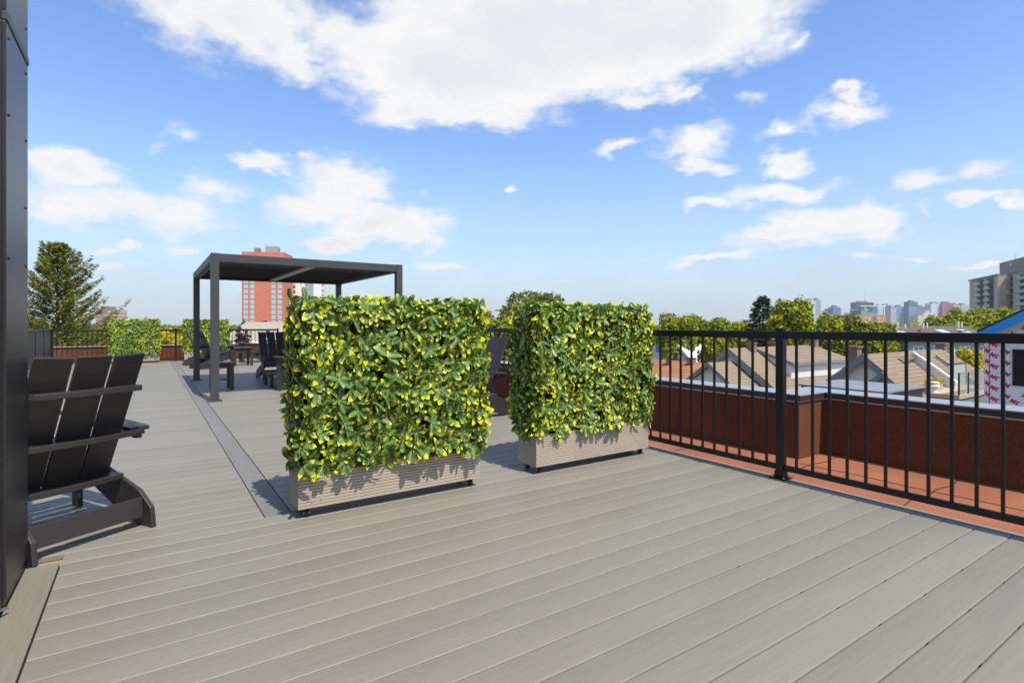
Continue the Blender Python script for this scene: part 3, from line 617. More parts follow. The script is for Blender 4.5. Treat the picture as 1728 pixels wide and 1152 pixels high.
# ------------------------------------------------------------------ dark metal clad wall at the left
def build_wall():
    t = thing('metal_clad_wall', 'dark brown metal clad building corner at the left edge', 'building', (-.455, 3.285, 0))
    Y0, Y1 = -.455, 0
    b = MB(); b.lim(-.03, 0, Y0, Y1, .045, 2.272); b.build('panel', M['panel'], t, .004)
    b = MB(); b.lim(-.03, 0, Y0, Y1, 2.312, 5.2); b.build('panel', M['panel'], t, .004)
    b = MB(); b.lim(-.03, .004, Y0 - .002, Y1 + .002, 2.275, 2.309); b.build('joint_trim', M['pergola'], t, .002)
    b = MB(); b.lim(-.026, -.003, Y1 + .001, Y1 + .008, .045, 5.2); b.build('corner_trim', M['paneldark'], t, .002)
    b = MB(); b.lim(-.025, -.008, Y0, Y1 - .006, .006, .045); b.build('base_flashing', M['paneldark'], t)
    b = MB(); b.lim(-1.6, -.031, Y0 - .0, Y1 + .006, .006, 5.2); b.lim(-1.6, -.13, -4.2, Y0 - .001, 2.36, 5.2); b.build('wall', M['paneldark'], t)
    for z in (.30, .93, 1.36, 1.62, 1.92, 2.22, 2.42, 2.75):
        for y in (Y1 - .055, Y0 + .04):
            if y < -.3 and z in (.93, 1.62, 2.42): continue
            c = MB(); c.tube((0, y, z), (.005, y, z), .0065, .004, 8); c.build('screw', M['rail'], t)
    # door frame beyond the corner panel
    b = MB(); b.lim(-.11, -.012, Y0 - .115, Y0 - .002, 0, 2.33); b.lim(-.11, -.012, -2.5, Y0 - .116, 2.24, 2.33); b.build('door_frame', M['paneldark'], t, .003)
    b = MB(); b.lim(-.075, -.050, Y0 - .15, Y0 - .117, .02, 2.24); b.build('door_seal', M['flash'], t, .003)
    b = MB(); b.lim(-.085, -.07, -2.4, Y0 - .151, .02, 2.24); b.build('door_glass', M['glass'], t)
    b = MB()
    q = [(-.06, Y0 - .13, .055), (-.02, Y0 - .10, .04), (-.002, Y0 - .075, .036), (.012, Y0 - .055, .03)]
    for a, c in zip(q, q[1:]): b.tube(a, c, .006, None, 8)
    b.build('floor_bolt', M['steel'], t)
build_wall()

# ================================================================== the neighbourhood
GZ = -10.5
def solid(name, m, par, fn, org, bevel=0):
    """part built in world coordinates, stored relative to its thing's origin org"""
    b = MB(); fn(b); b.v = [(p[0] - org[0], p[1] - org[1], p[2] - org[2]) for p in b.v]
    return b.build(name, m, par, bevel)
M['ground'] = mat('ground_cover', (.085, .10, .045), .95, col2=(.14, .13, .11), vscale=(.02, .02, .02), var=.2)
g = MB(); g.add([(-16000, -16000, GZ), (16000, -16000, GZ), (16000, 16000, GZ), (-16000, 16000, GZ)], [(0, 1, 2, 3)]); tag(g.build('ground', M['ground']), kind='structure')

# ------------------------------------------------------------------ vegetation
def quads(name, P, T, N, Ln, Wd, rnd, m, parent=None):
    return leaves_mesh(name, P, T, N, Ln, Wd, np.full(len(P), .15), np.full(len(P), .12), rnd, m, parent, ((0, .35), (.45, 1.0), (1, .15)))
def rdir(n):
    v = rng.normal(size=(n, 3)); return v / np.linalg.norm(v, axis=1, keepdims=True)
F = {}
F['green'] = foliage_mat('maple_leaves', (.125, .15, .008), (.44, .47, .020))
F['mid'] = foliage_mat('ash_leaves', (.080, .11, .010), (.31, .35, .020))
F['dark'] = foliage_mat('linden_leaves', (.050, .080, .010), (.20, .25, .022), (.24, .18, .02), .93)
F['yellow'] = foliage_mat('autumn_leaves', (.32, .30, .008), (.74, .62, .014), (.70, .42, .02), .92)
F['lime'] = foliage_mat('lime_leaves', (.14, .18, .010), (.44, .45, .016))
F['purple'] = foliage_mat('purple_leaves', (.045, .022, .022), (.11, .055, .05))
F['spruce'] = foliage_mat('spruce_needles', (.065, .092, .014), (.33, .35, .030), (.50, .24, .05), .90)
F['bluespruce'] = foliage_mat('blue_spruce_needles', (.028, .045, .024), (.10, .13, .06))
M['bark'] = mat('bark', (.10, .075, .055), .9, var=.3, vscale=(3, 3, 1), bump=.4)
def tree(label, base, h, wd, fm, n=3200, leaf=.34, low=.28, cat='tree', group=None, name='deciduous_tree', lobes=13, dp=None):
    bx, by = base[0], base[1]; t = thing(name, label, cat, (bx, by, GZ), 0, group); dp = dp or wd
    P = []; N = []
    zc = h * (low + 1) / 2; rz = h * (1 - low) / 2
    cs = [((0, 0, zc), (wd * .30, dp * .30, rz * .80))]
    for i in range(lobes):
        a = 2 * math.pi * (i * .618 + rng.uniform(-.08, .08)); f = (i + .5) / lobes; zz = -rz * .72 + 1.44 * rz * f
        k = math.sqrt(max(.05, 1 - (zz / rz) ** 2)) * rng.uniform(.5, .72)
        cs.append(((math.cos(a) * wd * .5 * k, math.sin(a) * dp * .5 * k, zc + zz), (wd * rng.uniform(.17, .25), dp * rng.uniform(.17, .25), rz * rng.uniform(.22, .34))))
    wts = np.array([c[1][0] * c[1][2] for c in cs]); wts /= wts.sum()
    for (c, r), q in zip(cs, wts):
        k = max(8, int(n * q)); d = rdir(k); rad = 1 - np.abs(rng.normal(0, .16, k)); jag = 1 + .13 * np.sin(d[:, 0] * 9 + c[0]) * np.sin(d[:, 2] * 8 + c[2])
        P.append(np.array(c) + d * np.array(r) * (rad * jag)[:, None]); N.append(d)
    P = np.concatenate(P); N = np.concatenate(N); k = len(P)
    keep = P[:, 2] > h * low * .7; P, N = P[keep], N[keep]; k = len(P)
    Nn = N + rng.normal(0, .42, (k, 3)) + np.array((0, -.25, .6)); T = rdir(k) + np.array((0, 0, -.35))
    L = leaf * rng.uniform(.7, 1.35, k)
    quads('crown', P, T, Nn, L, L * .8, np.stack([rng.uniform(0, 1, k), rng.uniform(0, 1, k)], 1), fm, t)
    b = MB(); b.tube((0, 0, 0), (0.05 * wd * .2, 0, h * (low + .15)), h * .026, h * .016, 9)
    for c, r in cs[1:]:
        b.tube((0, 0, h * (low + .02)), (c[0] * .8, c[1] * .8, c[2]), h * .011, h * .003, 6)
    b.build('trunk', M['bark'], t)
    return t
def conifer(label, base, h, wd, fm, nb=150, spray=.30, up=.25, ns=52, name='spruce_tree', gap=.12, droop=0., ex=.82, lat_k=.16):
    t = thing(name, label, 'tree', (base[0], base[1], GZ)); P = []; T = []; N = []; rn = []
    b = MB(); b.tube((0, 0, 0), (0, 0, h * .99), h * .017, .02, 9)
    for i in range(nb):
        f = (i / nb) ** 1.15; z = h * (1 - f * (1 - gap)) - .1; a = i * 2.399 + rng.uniform(-.3, .3)
        Lb = max(.2, wd * .5 * (f ** ex) * rng.uniform(.5, 1.12) * (1 + .14 * math.sin(f * 58)) + .08)
        d = np.array((math.cos(a), math.sin(a), 0.)); e0 = np.array((0, 0, z))
        def pos(s): return e0 + d * Lb * s + np.array((0, 0, 1.)) * Lb * (-droop * s + (-.22 * s + (up + .22) * s * s))
        b.tube(pos(0), pos(.9), max(.012, Lb * .014), .006, 5)
        m = int(ns * (.35 + Lb / (wd * .5)))
        s = rng.uniform(.12, 1.0, m) ** .8; pp = np.array([pos(x) for x in s]); side = np.cross(d, (0, 0, 1.))
        lat = rng.normal(0, 1, m) * Lb * lat_k * (1.15 - s)
        pp = pp + side * lat[:, None] + np.array((0, 0, 1.)) * rng.normal(-.05, .07, m)[:, None]
        tt = d * rng.uniform(.3, 1, m)[:, None] + side * (np.sign(lat) * rng.uniform(.2, 1, m))[:, None] + np.array((0, 0, 1.)) * rng.uniform(-.35, .55, m)[:, None]
        P.append(pp); T.append(tt); N.append(np.array((0, -.5, 1.)) + rng.normal(0, .45, (m, 3))); cone = rng.uniform(0, 1, m) * (.93 if f > .55 else 1.0)
        rn.append(np.stack([rng.uniform(0, 1, m), cone], 1))
    P, T, N, rn = map(np.concatenate, (P, T, N, rn)); k = len(P); L = spray * rng.uniform(.6, 1.3, k)
    quads('crown', P, T, N, L, L * .34, rn, fm, t); b.build('trunk', M['bark'], t); return t

def tr(label, px, py, wpx, d, fm, n=3000, leaf=.34, **k):
    p = at(px, py - 3, d); return tree(label, p, p.z - GZ, wpx * 1.06 * d / FPX, F[fm], n=int(n * 1.8), leaf=leaf * 1.08, **k)
p = at(97, 410, 34); conifer('tall olive green spruce with brown cones rising beyond the far left corner of the deck', p, p.z - GZ, 12.4, F['spruce'], nb=250, spray=.20, up=.50, ns=300, ex=.63, lat_k=.085)
p = at(1287, 499, 80); conifer('slender dark blue green spruce left of the big maple', p, p.z - GZ, 11.5, F['bluespruce'], nb=130, spray=.5, up=-.08, ns=110, ex=.62, droop=.12)
GT = 'trees beyond the roof deck'
tr('bright yellow green tree low behind the far left railing beside the small hedge', 268, 543, 112, 42, 'yellow', n=5200, leaf=.24, group=GT)
tr('yellowing tree at the foot of the tall olive spruce', 175, 566, 60, 44, 'yellow', n=2600, leaf=.22, group=GT)
tr('orange tipped yellow tree behind the left pergola post', 318, 541, 34, 47, 'yellow', n=1800, leaf=.22, group=GT)
tr('green bushy tree under the olive spruce crown', 112, 566, 70, 38, 'lime', n=2600, leaf=.24, group=GT)
tr('small purple leaved tree in front of the pale sloping roof', 411, 549, 26, 36, 'purple', n=900, leaf=.2, group=GT, low=.5)
tr('yellow green tree in the gap left of the second hedge', 834, 523, 56, 62, 'lime', n=2400, leaf=.34, group=GT)
tr('large dark green round tree directly behind the second hedge', 908, 483, 132, 66, 'dark', n=7000, leaf=.36, group=GT, lobes=16)
tr('rounded green tree standing leftmost of the row right of the second hedge', 1143, 524, 66, 84, 'green', n=3000, leaf=.42, group=GT)
tr('darker green tree second in the row right of the second hedge', 1188, 531, 62, 88, 'mid', n=2800, leaf=.42, group=GT)
tr('broad low light green tree third in the row above the white flat building', 1228, 538, 66, 96, 'green', n=2600, leaf=.46, group=GT)
tr('low light green tree at the right end of the row, left of the dark spruce', 1262, 543, 48, 102, 'lime', n=1800, leaf=.46, group=GT)
tr('big bright green maple right of the slender dark spruce', 1336, 500, 66, 62, 'green', n=5600, leaf=.34, group=GT, lobes=17)
tr('olive brown tinged tree touching the big maple on its right', 1353, 506, 36, 70, 'dark', n=2600, leaf=.34, group=GT)
tr('yellow green tree beneath the pale high rise tower', 1400, 527, 44, 88, 'lime', n=2200, leaf=.42, group=GT)
tr('small yellow tree below the paired blue towers', 1428, 543, 40, 86, 'yellow', n=1500, leaf=.42, group=GT)
tr('dense dark green tree in front of the orange brick block', 1455, 533, 58, 72, 'mid', n=3200, leaf=.36, group=GT)
tr('yellow green tree at the right corner of the orange brick block', 1492, 541, 44, 78, 'lime', n=2000, leaf=.38, group=GT)
tr('low yellow tree left of the long roof with skylights', 1519, 546, 34, 84, 'yellow', n=1200, leaf=.4, group=GT)
tr('small green and yellow tree between the white flat building and the tan roof', 1206, 567, 48, 62, 'lime', n=2400, leaf=.28, group=GT, low=.45)
tr('yellow green tree between the tan roofed house and the house wrapped wall', 1638, 583, 40, 62, 'yellow', n=1900, leaf=.28, group=GT)
for px, py, wp, fm, lb in ((1556, 545, 50, 'yellow', 'low yellow tree at the left end of the band below the city towers'), (1590, 533, 56, 'lime', 'yellow green tree below the maroon tower'),
                           (1628, 523, 66, 'green', 'green tree hiding the foot of the balcony apartment block at its left corner'), (1668, 517, 66, 'lime', 'tallest yellow green tree in front of the balcony apartment block'),
                           (1706, 522, 62, 'lime', 'bright yellow green tree before the right part of the balcony apartment block'), (1742, 520, 60, 'yellow', 'yellow tree above the blue edged gable')):
    tr(lb, px, py, wp, 118, fm, n=2600, leaf=.55, group=GT)
tr('dark green tree between the orange roof and the tan roof below the rail', 1300, 566, 60, 112, 'mid', n=1800, leaf=.5, group=GT)
tr('dark green tree right of the tan roof ridge, under the rail', 1425, 560, 60, 68, 'mid', n=2600, leaf=.34, group=GT)
tr('green tree under the rail left of the second tan roof', 1480, 562, 60, 66, 'green', n=2600, leaf=.34, group=GT)
# far tree canopy that reads as one mass
def canopy():
    P = []; N = []
    for i in range(1500):
        d = 140 + 900 * rng.uniform() ** 1.4; k = rng.uniform(-1.15, 1.15); X = k * d; c = np.array((X * CY + d * SY, -X * SY + d * CY, GZ + rng.uniform(4, 8.4)))
        m = 20; q = rdir(m); q[:, 2] = np.abs(q[:, 2]); P.append(c + q * np.array((4.2, 4.2, 3.2)) * rng.uniform(.7, 1.15)); N.append(q + rng.normal(0, .4, (m, 3)))
    P = np.concatenate(P); N = np.concatenate(N); k = len(P); L = rng.uniform(1.6, 3.2, k)
    o = quads('tree_canopy', P, rdir(k), N, L, L * .9, np.stack([rng.uniform(0, 1, k), rng.uniform(0, 1, k)], 1), F['mid']); tag(o, kind='stuff')
canopy()

# ------------------------------------------------------------------ houses
M['tan'] = shingle_mat('tan_shingles', (.325, .245, .165), (.27, .205, .138))
M['orange_roof'] = shingle_mat('orange_shingles', (.50, .215, .105), (.36, .14, .07), .22, .4)
M['darkroof'] = shingle_mat('grey_brown_shingles', (.17, .145, .13), (.14, .12, .11))
M['oliveroof'] = shingle_mat('olive_shingles', (.24, .22, .13), (.20, .18, .11))
M['paleroof'] = shingle_mat('pale_shingles', (.47, .41, .32), (.42, .36, .28))
M['stucco'] = mat('pale_stucco', (.78, .76, .72), .85, var=.06, vscale=(1, 1, 1))
M['cream'] = siding_mat('cream_siding', (.80, .76, .67), .14)
M['whitesiding'] = siding_mat('white_siding', (.78, .77, .72), .14)
M['greygable'] = siding_mat('grey_siding', (.42, .42, .38), .3, True)
M['fascia'] = mat('grey_fascia', (.21, .215, .22), .6)
M['whitetrim'] = mat('white_trim', (.80, .80, .80), .5)
M['lightblue'] = siding_mat('light_blue_siding', (.42, .58, .68), .2)
M['metalroof'] = mat('white_metal_roof', (.72, .71, .69), .5, var=.06, vscale=(.3, 3, .3))
M['brickch'] = mat('chimney_brick', (.24, .15, .12), .9, var=.3, vscale=(9, 9, 14))
M['window'] = mat('window_glass', (.12, .17, .19), .12, spec=.8)
M['greenwall'] = mat('green_board', (.13, .27, .16), .8, var=.12, vscale=(1.5, 1.5, 1.5))
M['frosted'] = mat('frosted_panel', (.42, .45, .41), .35)
M['greyhouse'] = siding_mat('grey_house_siding', (.30, .30, .31), .18)
M['deckwood'] = mat('balcony_edge', (.50, .40, .27), .7)
def clearglass(name, tint):
    m = bpy.data.materials.new(name); m.use_nodes = True; nt = m.node_tree; b = nt.nodes['Principled BSDF']
    b.inputs['Base Color'].default_value = (*tint, 1); b.inputs['Roughness'].default_value = .05; b.inputs['Alpha'].default_value = .35; return m
M['railglass'] = clearglass('balcony_glass', (.30, .38, .34))

def gable_house(name, label, xa, xb, yc, zr, half, sl, roof, wall, fascia, hip=False, over=.35, cat='house', group=None, rw=.26):
    """ridge along X from xa to xb, gable end faces -X"""
    org = (xa, yc, GZ); t = thing(name, label, cat, org, 0, group); zl = zr - half * sl; th = .16; xe = xb - (half * .9 if hip else 0)
    def rf(b):
        for s in (-1, 1):
            b.prism([(xa - over, yc, zr), (xa - over, yc + s * half, zl), (xb, yc + s * half, zl), (xe, yc, zr)], (0, 0, -th))
        if hip: b.prism([(xe, yc, zr), (xb, yc - half, zl), (xb, yc + half, zl)], (0, 0, -th))
    r = solid('roof', M[roof], t, rf, org)
    hw = half - .38
    solid('wall', M[wall], t, lambda b: b.prism([(xa, yc - hw, GZ), (xa, yc + hw, GZ), (xa, yc + hw, zr - hw * sl - th * 1.35), (xa, yc, zr - th * 1.35), (xa, yc - hw, zr - hw * sl - th * 1.35)], (xb - xa - (half * .95 if hip else .1), 0, 0)), org)
    for s in (-1, 1):
        solid('fascia', M[fascia], t, lambda b: b.prism([(xa - over - .05, yc, zr + .04), (xa - over - .05, yc + s * (half + .02), zl + .03), (xa - over - .05, yc + s * (half + .02), zl - rw), (xa - over - .05, yc, zr - rw)], (.045, 0, 0)), org)
        solid('gutter', M[fascia], t, lambda b: b.lim(xa - over, xb, yc + s * (half + .01) - .05, yc + s * (half + .01) + .05, zl - .20, zl - .02), org)
    return t, org, r
def chimney(r, org, x, y, z0, z1, w=.5):
    r2 = solid('chimney', M['brickch'], r, lambda b: (b.lim(x - w / 2, x + w / 2, y - w / 2, y + w / 2, z0, z1), b.lim(x - w / 2 - .06, x + w / 2 + .06, y - w / 2 - .06, y + w / 2 + .06, z1, z1 + .08)), org); return r2
# first tan-roofed house
t, o, r = gable_house('gabled_house', 'tan roofed house with pale stucco gable and long shed dormer, left of the railing post', 35.5, 51.5, 24.3, -.6, 4.7, .73, 'tan', 'stucco', 'fascia', hip=True, rw=.42)
chimney(r, o, 37.6, 24.0, -1.0, -.30); chimney(r, o, 46.5, 24.0, -1.0, -.15); chimney(r, o, 41.5, 24.5, -1.0, -.35, .3)
xa, xb = 38.2, 46.8; yt, yf = 24.15, 21.15; zt, zf = -.66, -1.62
solid('dormer_wall', M['whitesiding'], t, lambda b: b.prism([(xa + .15, 23.6, -1.02), (xa + .15, 21.4, zf - .14), (xa + .15, 21.4, -3.1), (xa + .15, 23.6, -1.3)], (xb - xa - .3, 0, 0)), o)
dr = solid('dormer_roof', M['tan'], t, lambda b: b.prism([(xa, yt, zt), (xa, yf, zf), (xa, yf, zf - .10), (xa, yt, zt - .10)], (xb - xa, 0, 0)), o)
solid('dormer_fascia', M['fascia'], t, lambda b: b.lim(xa - .02, xb + .02, yf - .06, yf - .004, zf - .2, zf + .02), o)
solid('dormer_fascia', M['fascia'], t, lambda b: b.prism([(xa - .06, yt, zt + .03), (xa - .06, yf, zf + .03), (xa - .06, yf, zf - .2), (xa - .06, yt, zt - .2)], (.055, 0, 0)), o)
t, o, r = gable_house('front_gable_wing', 'small cream sided front gable below the taller stucco gable', 32.8, 35.35, 24.05, -1.52, 2.55, .73, 'tan', 'cream', 'fascia', rw=.30, cat='house wing')
# second tan-roofed house
t, o, r = gable_house('gabled_house', 'tan roofed house with inset terrace and glass balcony, right of the railing post', 30, 43.5, 12.9, -.36, 4.3, .85, 'tan', 'stucco', 'fascia', hip=True, rw=.36)
chimney(r, o, 31.0, 13.9, -1.6, -.10); chimney(r, o, 40.2, 13.1, -.8, -.1, .45)
solid('terrace_wall', M['cream'], t, lambda b: b.prism([(34, 12.3, -.40), (34, 10.5, -1.78), (34, 10.5, -2.9), (34, 12.3, -1.3)], (.12, 0, 0)), o)
solid('terrace_trim', M['whitetrim'], t, lambda b: b.prism([(33.94, 12.3, -.34), (33.94, 10.45, -1.76), (33.94, 10.45, -1.90), (33.94, 12.3, -.48)], (.22, 0, 0)), o)
solid('terrace_wall', M['greygable'], t, lambda b: b.prism([(37.2, 12.4, -.55), (37.2, 10.4, -2.1), (37.2, 10.4, -3.4), (37.2, 12.4, -1.5)], (.12, 0, 0)), o)
solid('terrace_ridge', M['oliveroof'], t, lambda b: b.prism([(32.6, 12.5, -.62), (32.6, 12.2, -.86), (34.6, 12.2, -.42), (34.6, 12.5, -.36)], (0, 0, -.1)), o)
solid('privacy_panel', M['frosted'], t, lambda b: b.lim(34.3, 36.6, 10.86, 10.90, -2.15, -.97), o)
pf = solid('panel_frame', M['rail'], t, lambda b: (b.lim(34.25, 36.65, 10.84, 10.92, -.97, -.92), b.lim(36.6, 36.66, 10.84, 10.92, -2.15, -.97)), o)
bal = solid('balcony', M['deckwood'], t, lambda b: b.lim(30.6, 36.6, 9.3, 10.9, -2.28, -2.10), o)
for xg in np.arange(30.7, 36.3, 1.15):
    solid('glass_panel', M['railglass'], bal, lambda b: b.lim(xg + .05, xg + 1.08, 9.34, 9.36, -2.02, -1.14), o)
    solid('rail_post', M['rail'], bal, lambda b: b.lim(xg - .03, xg + .03, 9.32, 9.38, -2.1, -1.1), o)
solid('handrail', M['coping'], bal, lambda b: b.lim(30.65, 36.6, 9.32, 9.38, -1.12, -1.07), o)
solid('terrace_wall', M['greenwall'], t, lambda b: b.lim(30.7, 36.5, 9.36, 10.8, GZ, -2.29), o)
solid('flower_box', M['deckwood'], t, lambda b: b.lim(31.0, 32.4, 10.5, 10.8, -2.10, -1.75), o)
qn = 160; qp = np.stack([rng.uniform(1.1, 2.3, qn), rng.uniform(-2.4, -2.1, qn), rng.uniform(8.68, 8.92, qn)], 1)
quads('flower', qp, rdir(qn), rdir(qn) + np.array((0, 0, 1)), rng.uniform(.1, .2, qn), rng.uniform(.08, .15, qn), rng.uniform(0, 1, (qn, 2)), F['yellow'], t)
vp = MB(); vp.tube((.9, -2.5, 7.4), (.9, -2.5, 8.75), .17, None, 14); vp.tube((.9, -2.5, 8.7), (.9, -2.5, 8.80), .26, .24, 14); vp.tube((.9, -2.5, 8.86), (.9, -2.5, 8.90), .25, .25, 14); vp.build('vent_pipe', M['whitetrim'], t)
gable_house('front_gable_wing', 'small pale front gable wing low beside the second tan roofed house', 28.4, 29.55, 11.4, -1.1, 1.75, .85, 'tan', 'stucco', 'fascia', rw=.26, cat='house wing')
# grey flat bay roof just outside the parapet
t = thing('bay_roof', 'grey metal topped pier just outside the inner corner of the stepped parapet', 'roof pier', (6, 2.6, GZ))
solid('wall', M['copingdark'], t, lambda b: b.lim(5.56, 6.40, 2.24, 3.0, GZ, .478), (6, 2.6, GZ)); solid('roof', mat('grey_membrane', (.20, .22, .23), .6, var=.12, vscale=(3, 3, 3)), t, lambda b: b.lim(5.545, 6.43, 2.21, 3.03, .479, .492), (6, 2.6, GZ))
# orange roof, grey gable, light blue gambrel
t, o, r = gable_house('hipped_house', 'house with a broad weathered orange shingle roof right of the second hedge', 38.5, 38.9, 40, -9, .5, .1, 'orange_roof', 'cream', 'fascia') if False else (None, None, None)
org = (42, 40, GZ); t = thing('orange_roofed_house', 'house with a broad weathered orange shingle roof right of the second hedge', 'house', org)
def orf(b):
    b.prism([(45, 34, -2.55), (45, 52, -2.55), (37.2, 54, -6.3), (37.2, 32.2, -6.3)], (0, 0, -.2)); b.prism([(45, 34, -2.55), (45, 52, -2.55), (52.8, 54, -6.3), (52.8, 32.2, -6.3)], (0, 0, -.2)); b.prism([(45, 34, -2.55), (37.2, 32.2, -6.3), (52.8, 32.2, -6.3)], (0, 0, -.2))
r = solid('roof', M['orange_roof'], t, orf, org); solid('wall', M['cream'], t, lambda b: b.lim(38, 52, 33, 53, GZ, -6.4), org)
chimney(r, org, 43.6, 40.2, -3.6, -2.05, .55); chimney(r, org, 44.2, 37.4, -3.2, -2.1, .4); chimney(r, org, 44.6, 34.9, -3.0, -2.2, .6)
t, o, r = gable_house('gabled_house', 'grey gabled house with white edged eaves behind the orange roof', 66, 74, 53.8, -1.9, 4.6, .86, 'metalroof', 'greygable', 'whitetrim', rw=.35)
sv = MB(); sv.prism([(-.06, math.cos(a) * .75, 7.05 - .62 + math.sin(a) * .75) for a in [math.pi * i / 10 for i in range(11)]], (.05, 0, 0)); sv.build('half_round_vent', M['whitetrim'], t)
t = thing('satellite_dish', 'small pale satellite dish on the eave of the grey gabled house', 'satellite dish', (65.2, 58.6, -5.3)); b = MB(); b.tube((0, 0, 0), (-.12, 0, .1), .42, .36, 14); b.build('dish', M['whitetrim'], t); b = MB(); b.tube((.02, 0, -.7), (.03, 0, 0), .03, None, 6); b.build('mast', M['steel'], t)
org = tuple(at(1110, 600, 112).xy) + (GZ,); t = thing('gambrel_house', 'light blue gambrel house with an olive roof at the edge of the second hedge', 'house', org)
def gam(o): return [(0, o, -4.9 + 10.5), (0, o * .62, -3.2 + 10.5), (0, 0, -2.3 + 10.5), (0, -o * .62, -3.2 + 10.5), (0, -o, -4.9 + 10.5 - 1.5)]
b = MB(); b.prism([(0, 2.6, 0), (0, 2.6, 5.0), (0, 1.8, 7.0), (0, 0, 7.95), (0, -1.8, 7.0), (0, -2.6, 5.0), (0, -2.6, 0)], (13, 0, 0)); b.build('wall', M['lightblue'], t)
b = MB(); q = [(-.4, 2.85, 4.7), (-.4, 2.0, 7.15), (-.4, 0, 8.2), (-.4, -2.0, 7.15), (-.4, -2.85, 4.7)]
for u, v in zip(q, q[1:]): b.prism([u, v, (v[0], v[1], v[2] - .15), (u[0], u[1], u[2] - .15)], (14, 0, 0))
b.build('roof', M['oliveroof'], t)
for y, z in ((0, 6.6), (-1.0, 3.6), (1.0, 3.6)): b = MB(); b.box((-.04, y, z), (.06, .8, 1.3)); b.build('window', M['window'], t)
b = MB(); b.lim(-1.6, -.05, -2.4, 2.4, 2.0, 2.15); bl = b.build('balcony', M['whitetrim'], t)
b = MB(); b.lim(-1.62, -1.56, -2.4, 2.4, 2.2, 3.0); b.build('railing', M['fascia'], bl)

def block(name, label, px0, px1, py, d, depth, m, cat='building', turn=0., group=None, zb=None):
    """box building; front face between the two photo columns, real size from its distance"""
    a, b_ = at(px0, py, d), at(px1, py, d); c = (a + b_) / 2; wv = (b_ - a).length; zb = GZ if zb is None else zb
    t = thing(name, label, cat, (c.x, c.y, zb), -YAW + R(turn), group); h = a.z - zb
    bx = MB(); bx.lim(-wv / 2, wv / 2, 0, depth, 0, h); bx.build('wall', m, t); t['wd'] = wv; t['ht'] = h
    return t, wv, h
t, wv, h = block('flat_building', 'low white flat roofed building above the orange roof', 1166, 1272, 578, 120, 30, M['metalroof'])
for k in range(3): b = MB(); b.lim(-wv / 2 + 2 + k * 4, -wv / 2 + 3.2 + k * 4, -.05, .0, h - 2.6, h - 1.2); b.build('window', M['window'], t)
b = MB(); b.lim(wv / 2 - 2.2, wv / 2 - 1, 2, 3.4, h, h + 1.5); b.build('roof_unit', M['fascia'], t)
t, wv, h = block('flat_building', 'dark flat roofed shop building with a pale roof edge behind the white one', 1170, 1296, 570, 150, 30, mat('shop_dark', (.05, .05, .052), .6))
b = MB(); b.lim(-wv / 2 - .2, wv / 2 + .2, -.2, 30, h, h + .5); b.build('roof_edge', M['metalroof'], t)
t, wv, h = block('beige_hall', 'beige house with a broad pale shingle roof behind the far railing', 384, 480, 574, 46, 14, M['cream'], cat='house')
b = MB(); b.prism([(-wv / 2 - .4, -.5, h - .1), (wv / 2 + 2, -.5, h - .1), (wv / 2 - .6, 4.5, h + 1.45), (-wv / 2 - .6, 4.5, h + 1.45)], (0, 0, .12)); b.build('roof', M['paleroof'], t)
for k in range(12): b = MB(); b.lim(-wv / 2 + .4 * k + .1, -wv / 2 + .4 * k + .14, -.03, -.002, 0, h - .3); b.build('batten', M['fascia'], t)
t, wv, h = block('metal_bin', 'pale green and white waste bin shed under the beige house', 395, 432, 580, 40, 3, mat('bin_green', (.30, .34, .20), .7), cat='shed')
b = MB(); b.lim(-wv / 2 - .1, wv / 2 + .1, -.1, 3.1, h, h + .12); b.build('roof', M['whitetrim'], t)

# long townhouse row with skylights
t, wv, h = block('townhouse_row', 'long grey townhouse row with skylights and white vents on its dark roof', 1528, 1690, 573, 76, 11, M['greyhouse'], cat='townhouses', turn=4)
b = MB(); b.prism([(-wv / 2 - .3, -.6, h - .15), (wv / 2 + .3, -.6, h - .15), (wv / 2 + .3, 5.5, h + 1.75), (-wv / 2 - .3, 5.5, h + 1.75)], (0, 0, .15)); b.prism([(-wv / 2 - .3, 11.6, h - .15), (wv / 2 + .3, 11.6, h - .15), (wv / 2 + .3, 5.5, h + 1.75), (-wv / 2 - .3, 5.5, h + 1.75)], (0, 0, .15)); rf = b.build('roof', M['darkroof'], t)
rotx = Matrix.Rotation(math.atan2(1.9, 6.1), 3, 'X')
def onroof(x, y): return (x, y, h - .15 + (y + .6) * 1.9 / 6.1 + .2)
for x in (-wv / 2 + 1.1, 1.0, wv / 2 - 2.4): b = MB(); b.box(onroof(x, 2.9), (1.3, 1.5, .1), rotx); b.build('skylight', mat('skylight_glass', (.45, .60, .55), .2), rf)
for x, y, hh in ((-4.6, 4.4, .8), (-3.8, 4.0, .6), (-.7, 4.3, .8), (.15, 4.6, .75), (wv / 2 - 1.6, 4.6, .9), (wv / 2 - .9, 4.8, .8)):
    q = onroof(x, y); b = MB(); b.tube(q, (q[0], q[1], q[2] + hh), .09, None, 8); b.build('vent_pipe', M['whitetrim'], rf)
for x, y in ((-4.9, 3.2), (-2.1, 3.0), (3.9, 2.8)): b = MB(); b.box(onroof(x, y), (.9, .7, .35)); b.build('roof_vent', M['brickch'], rf)
for x in (-5.2, -3.0, -.6, 1.6, 4.4):
    b = MB(); b.lim(x - .75, x + .75, -.06, -.004, h - 2.6, h - .9); f = b.build('window', M['whitetrim'], t)
    for s in (-1, 1): b = MB(); b.lim(x + s * .34 - .29, x + s * .34 + .29, -.09, -.062, h - 2.5, h - 1.0); b.build('pane', M['window'], f)

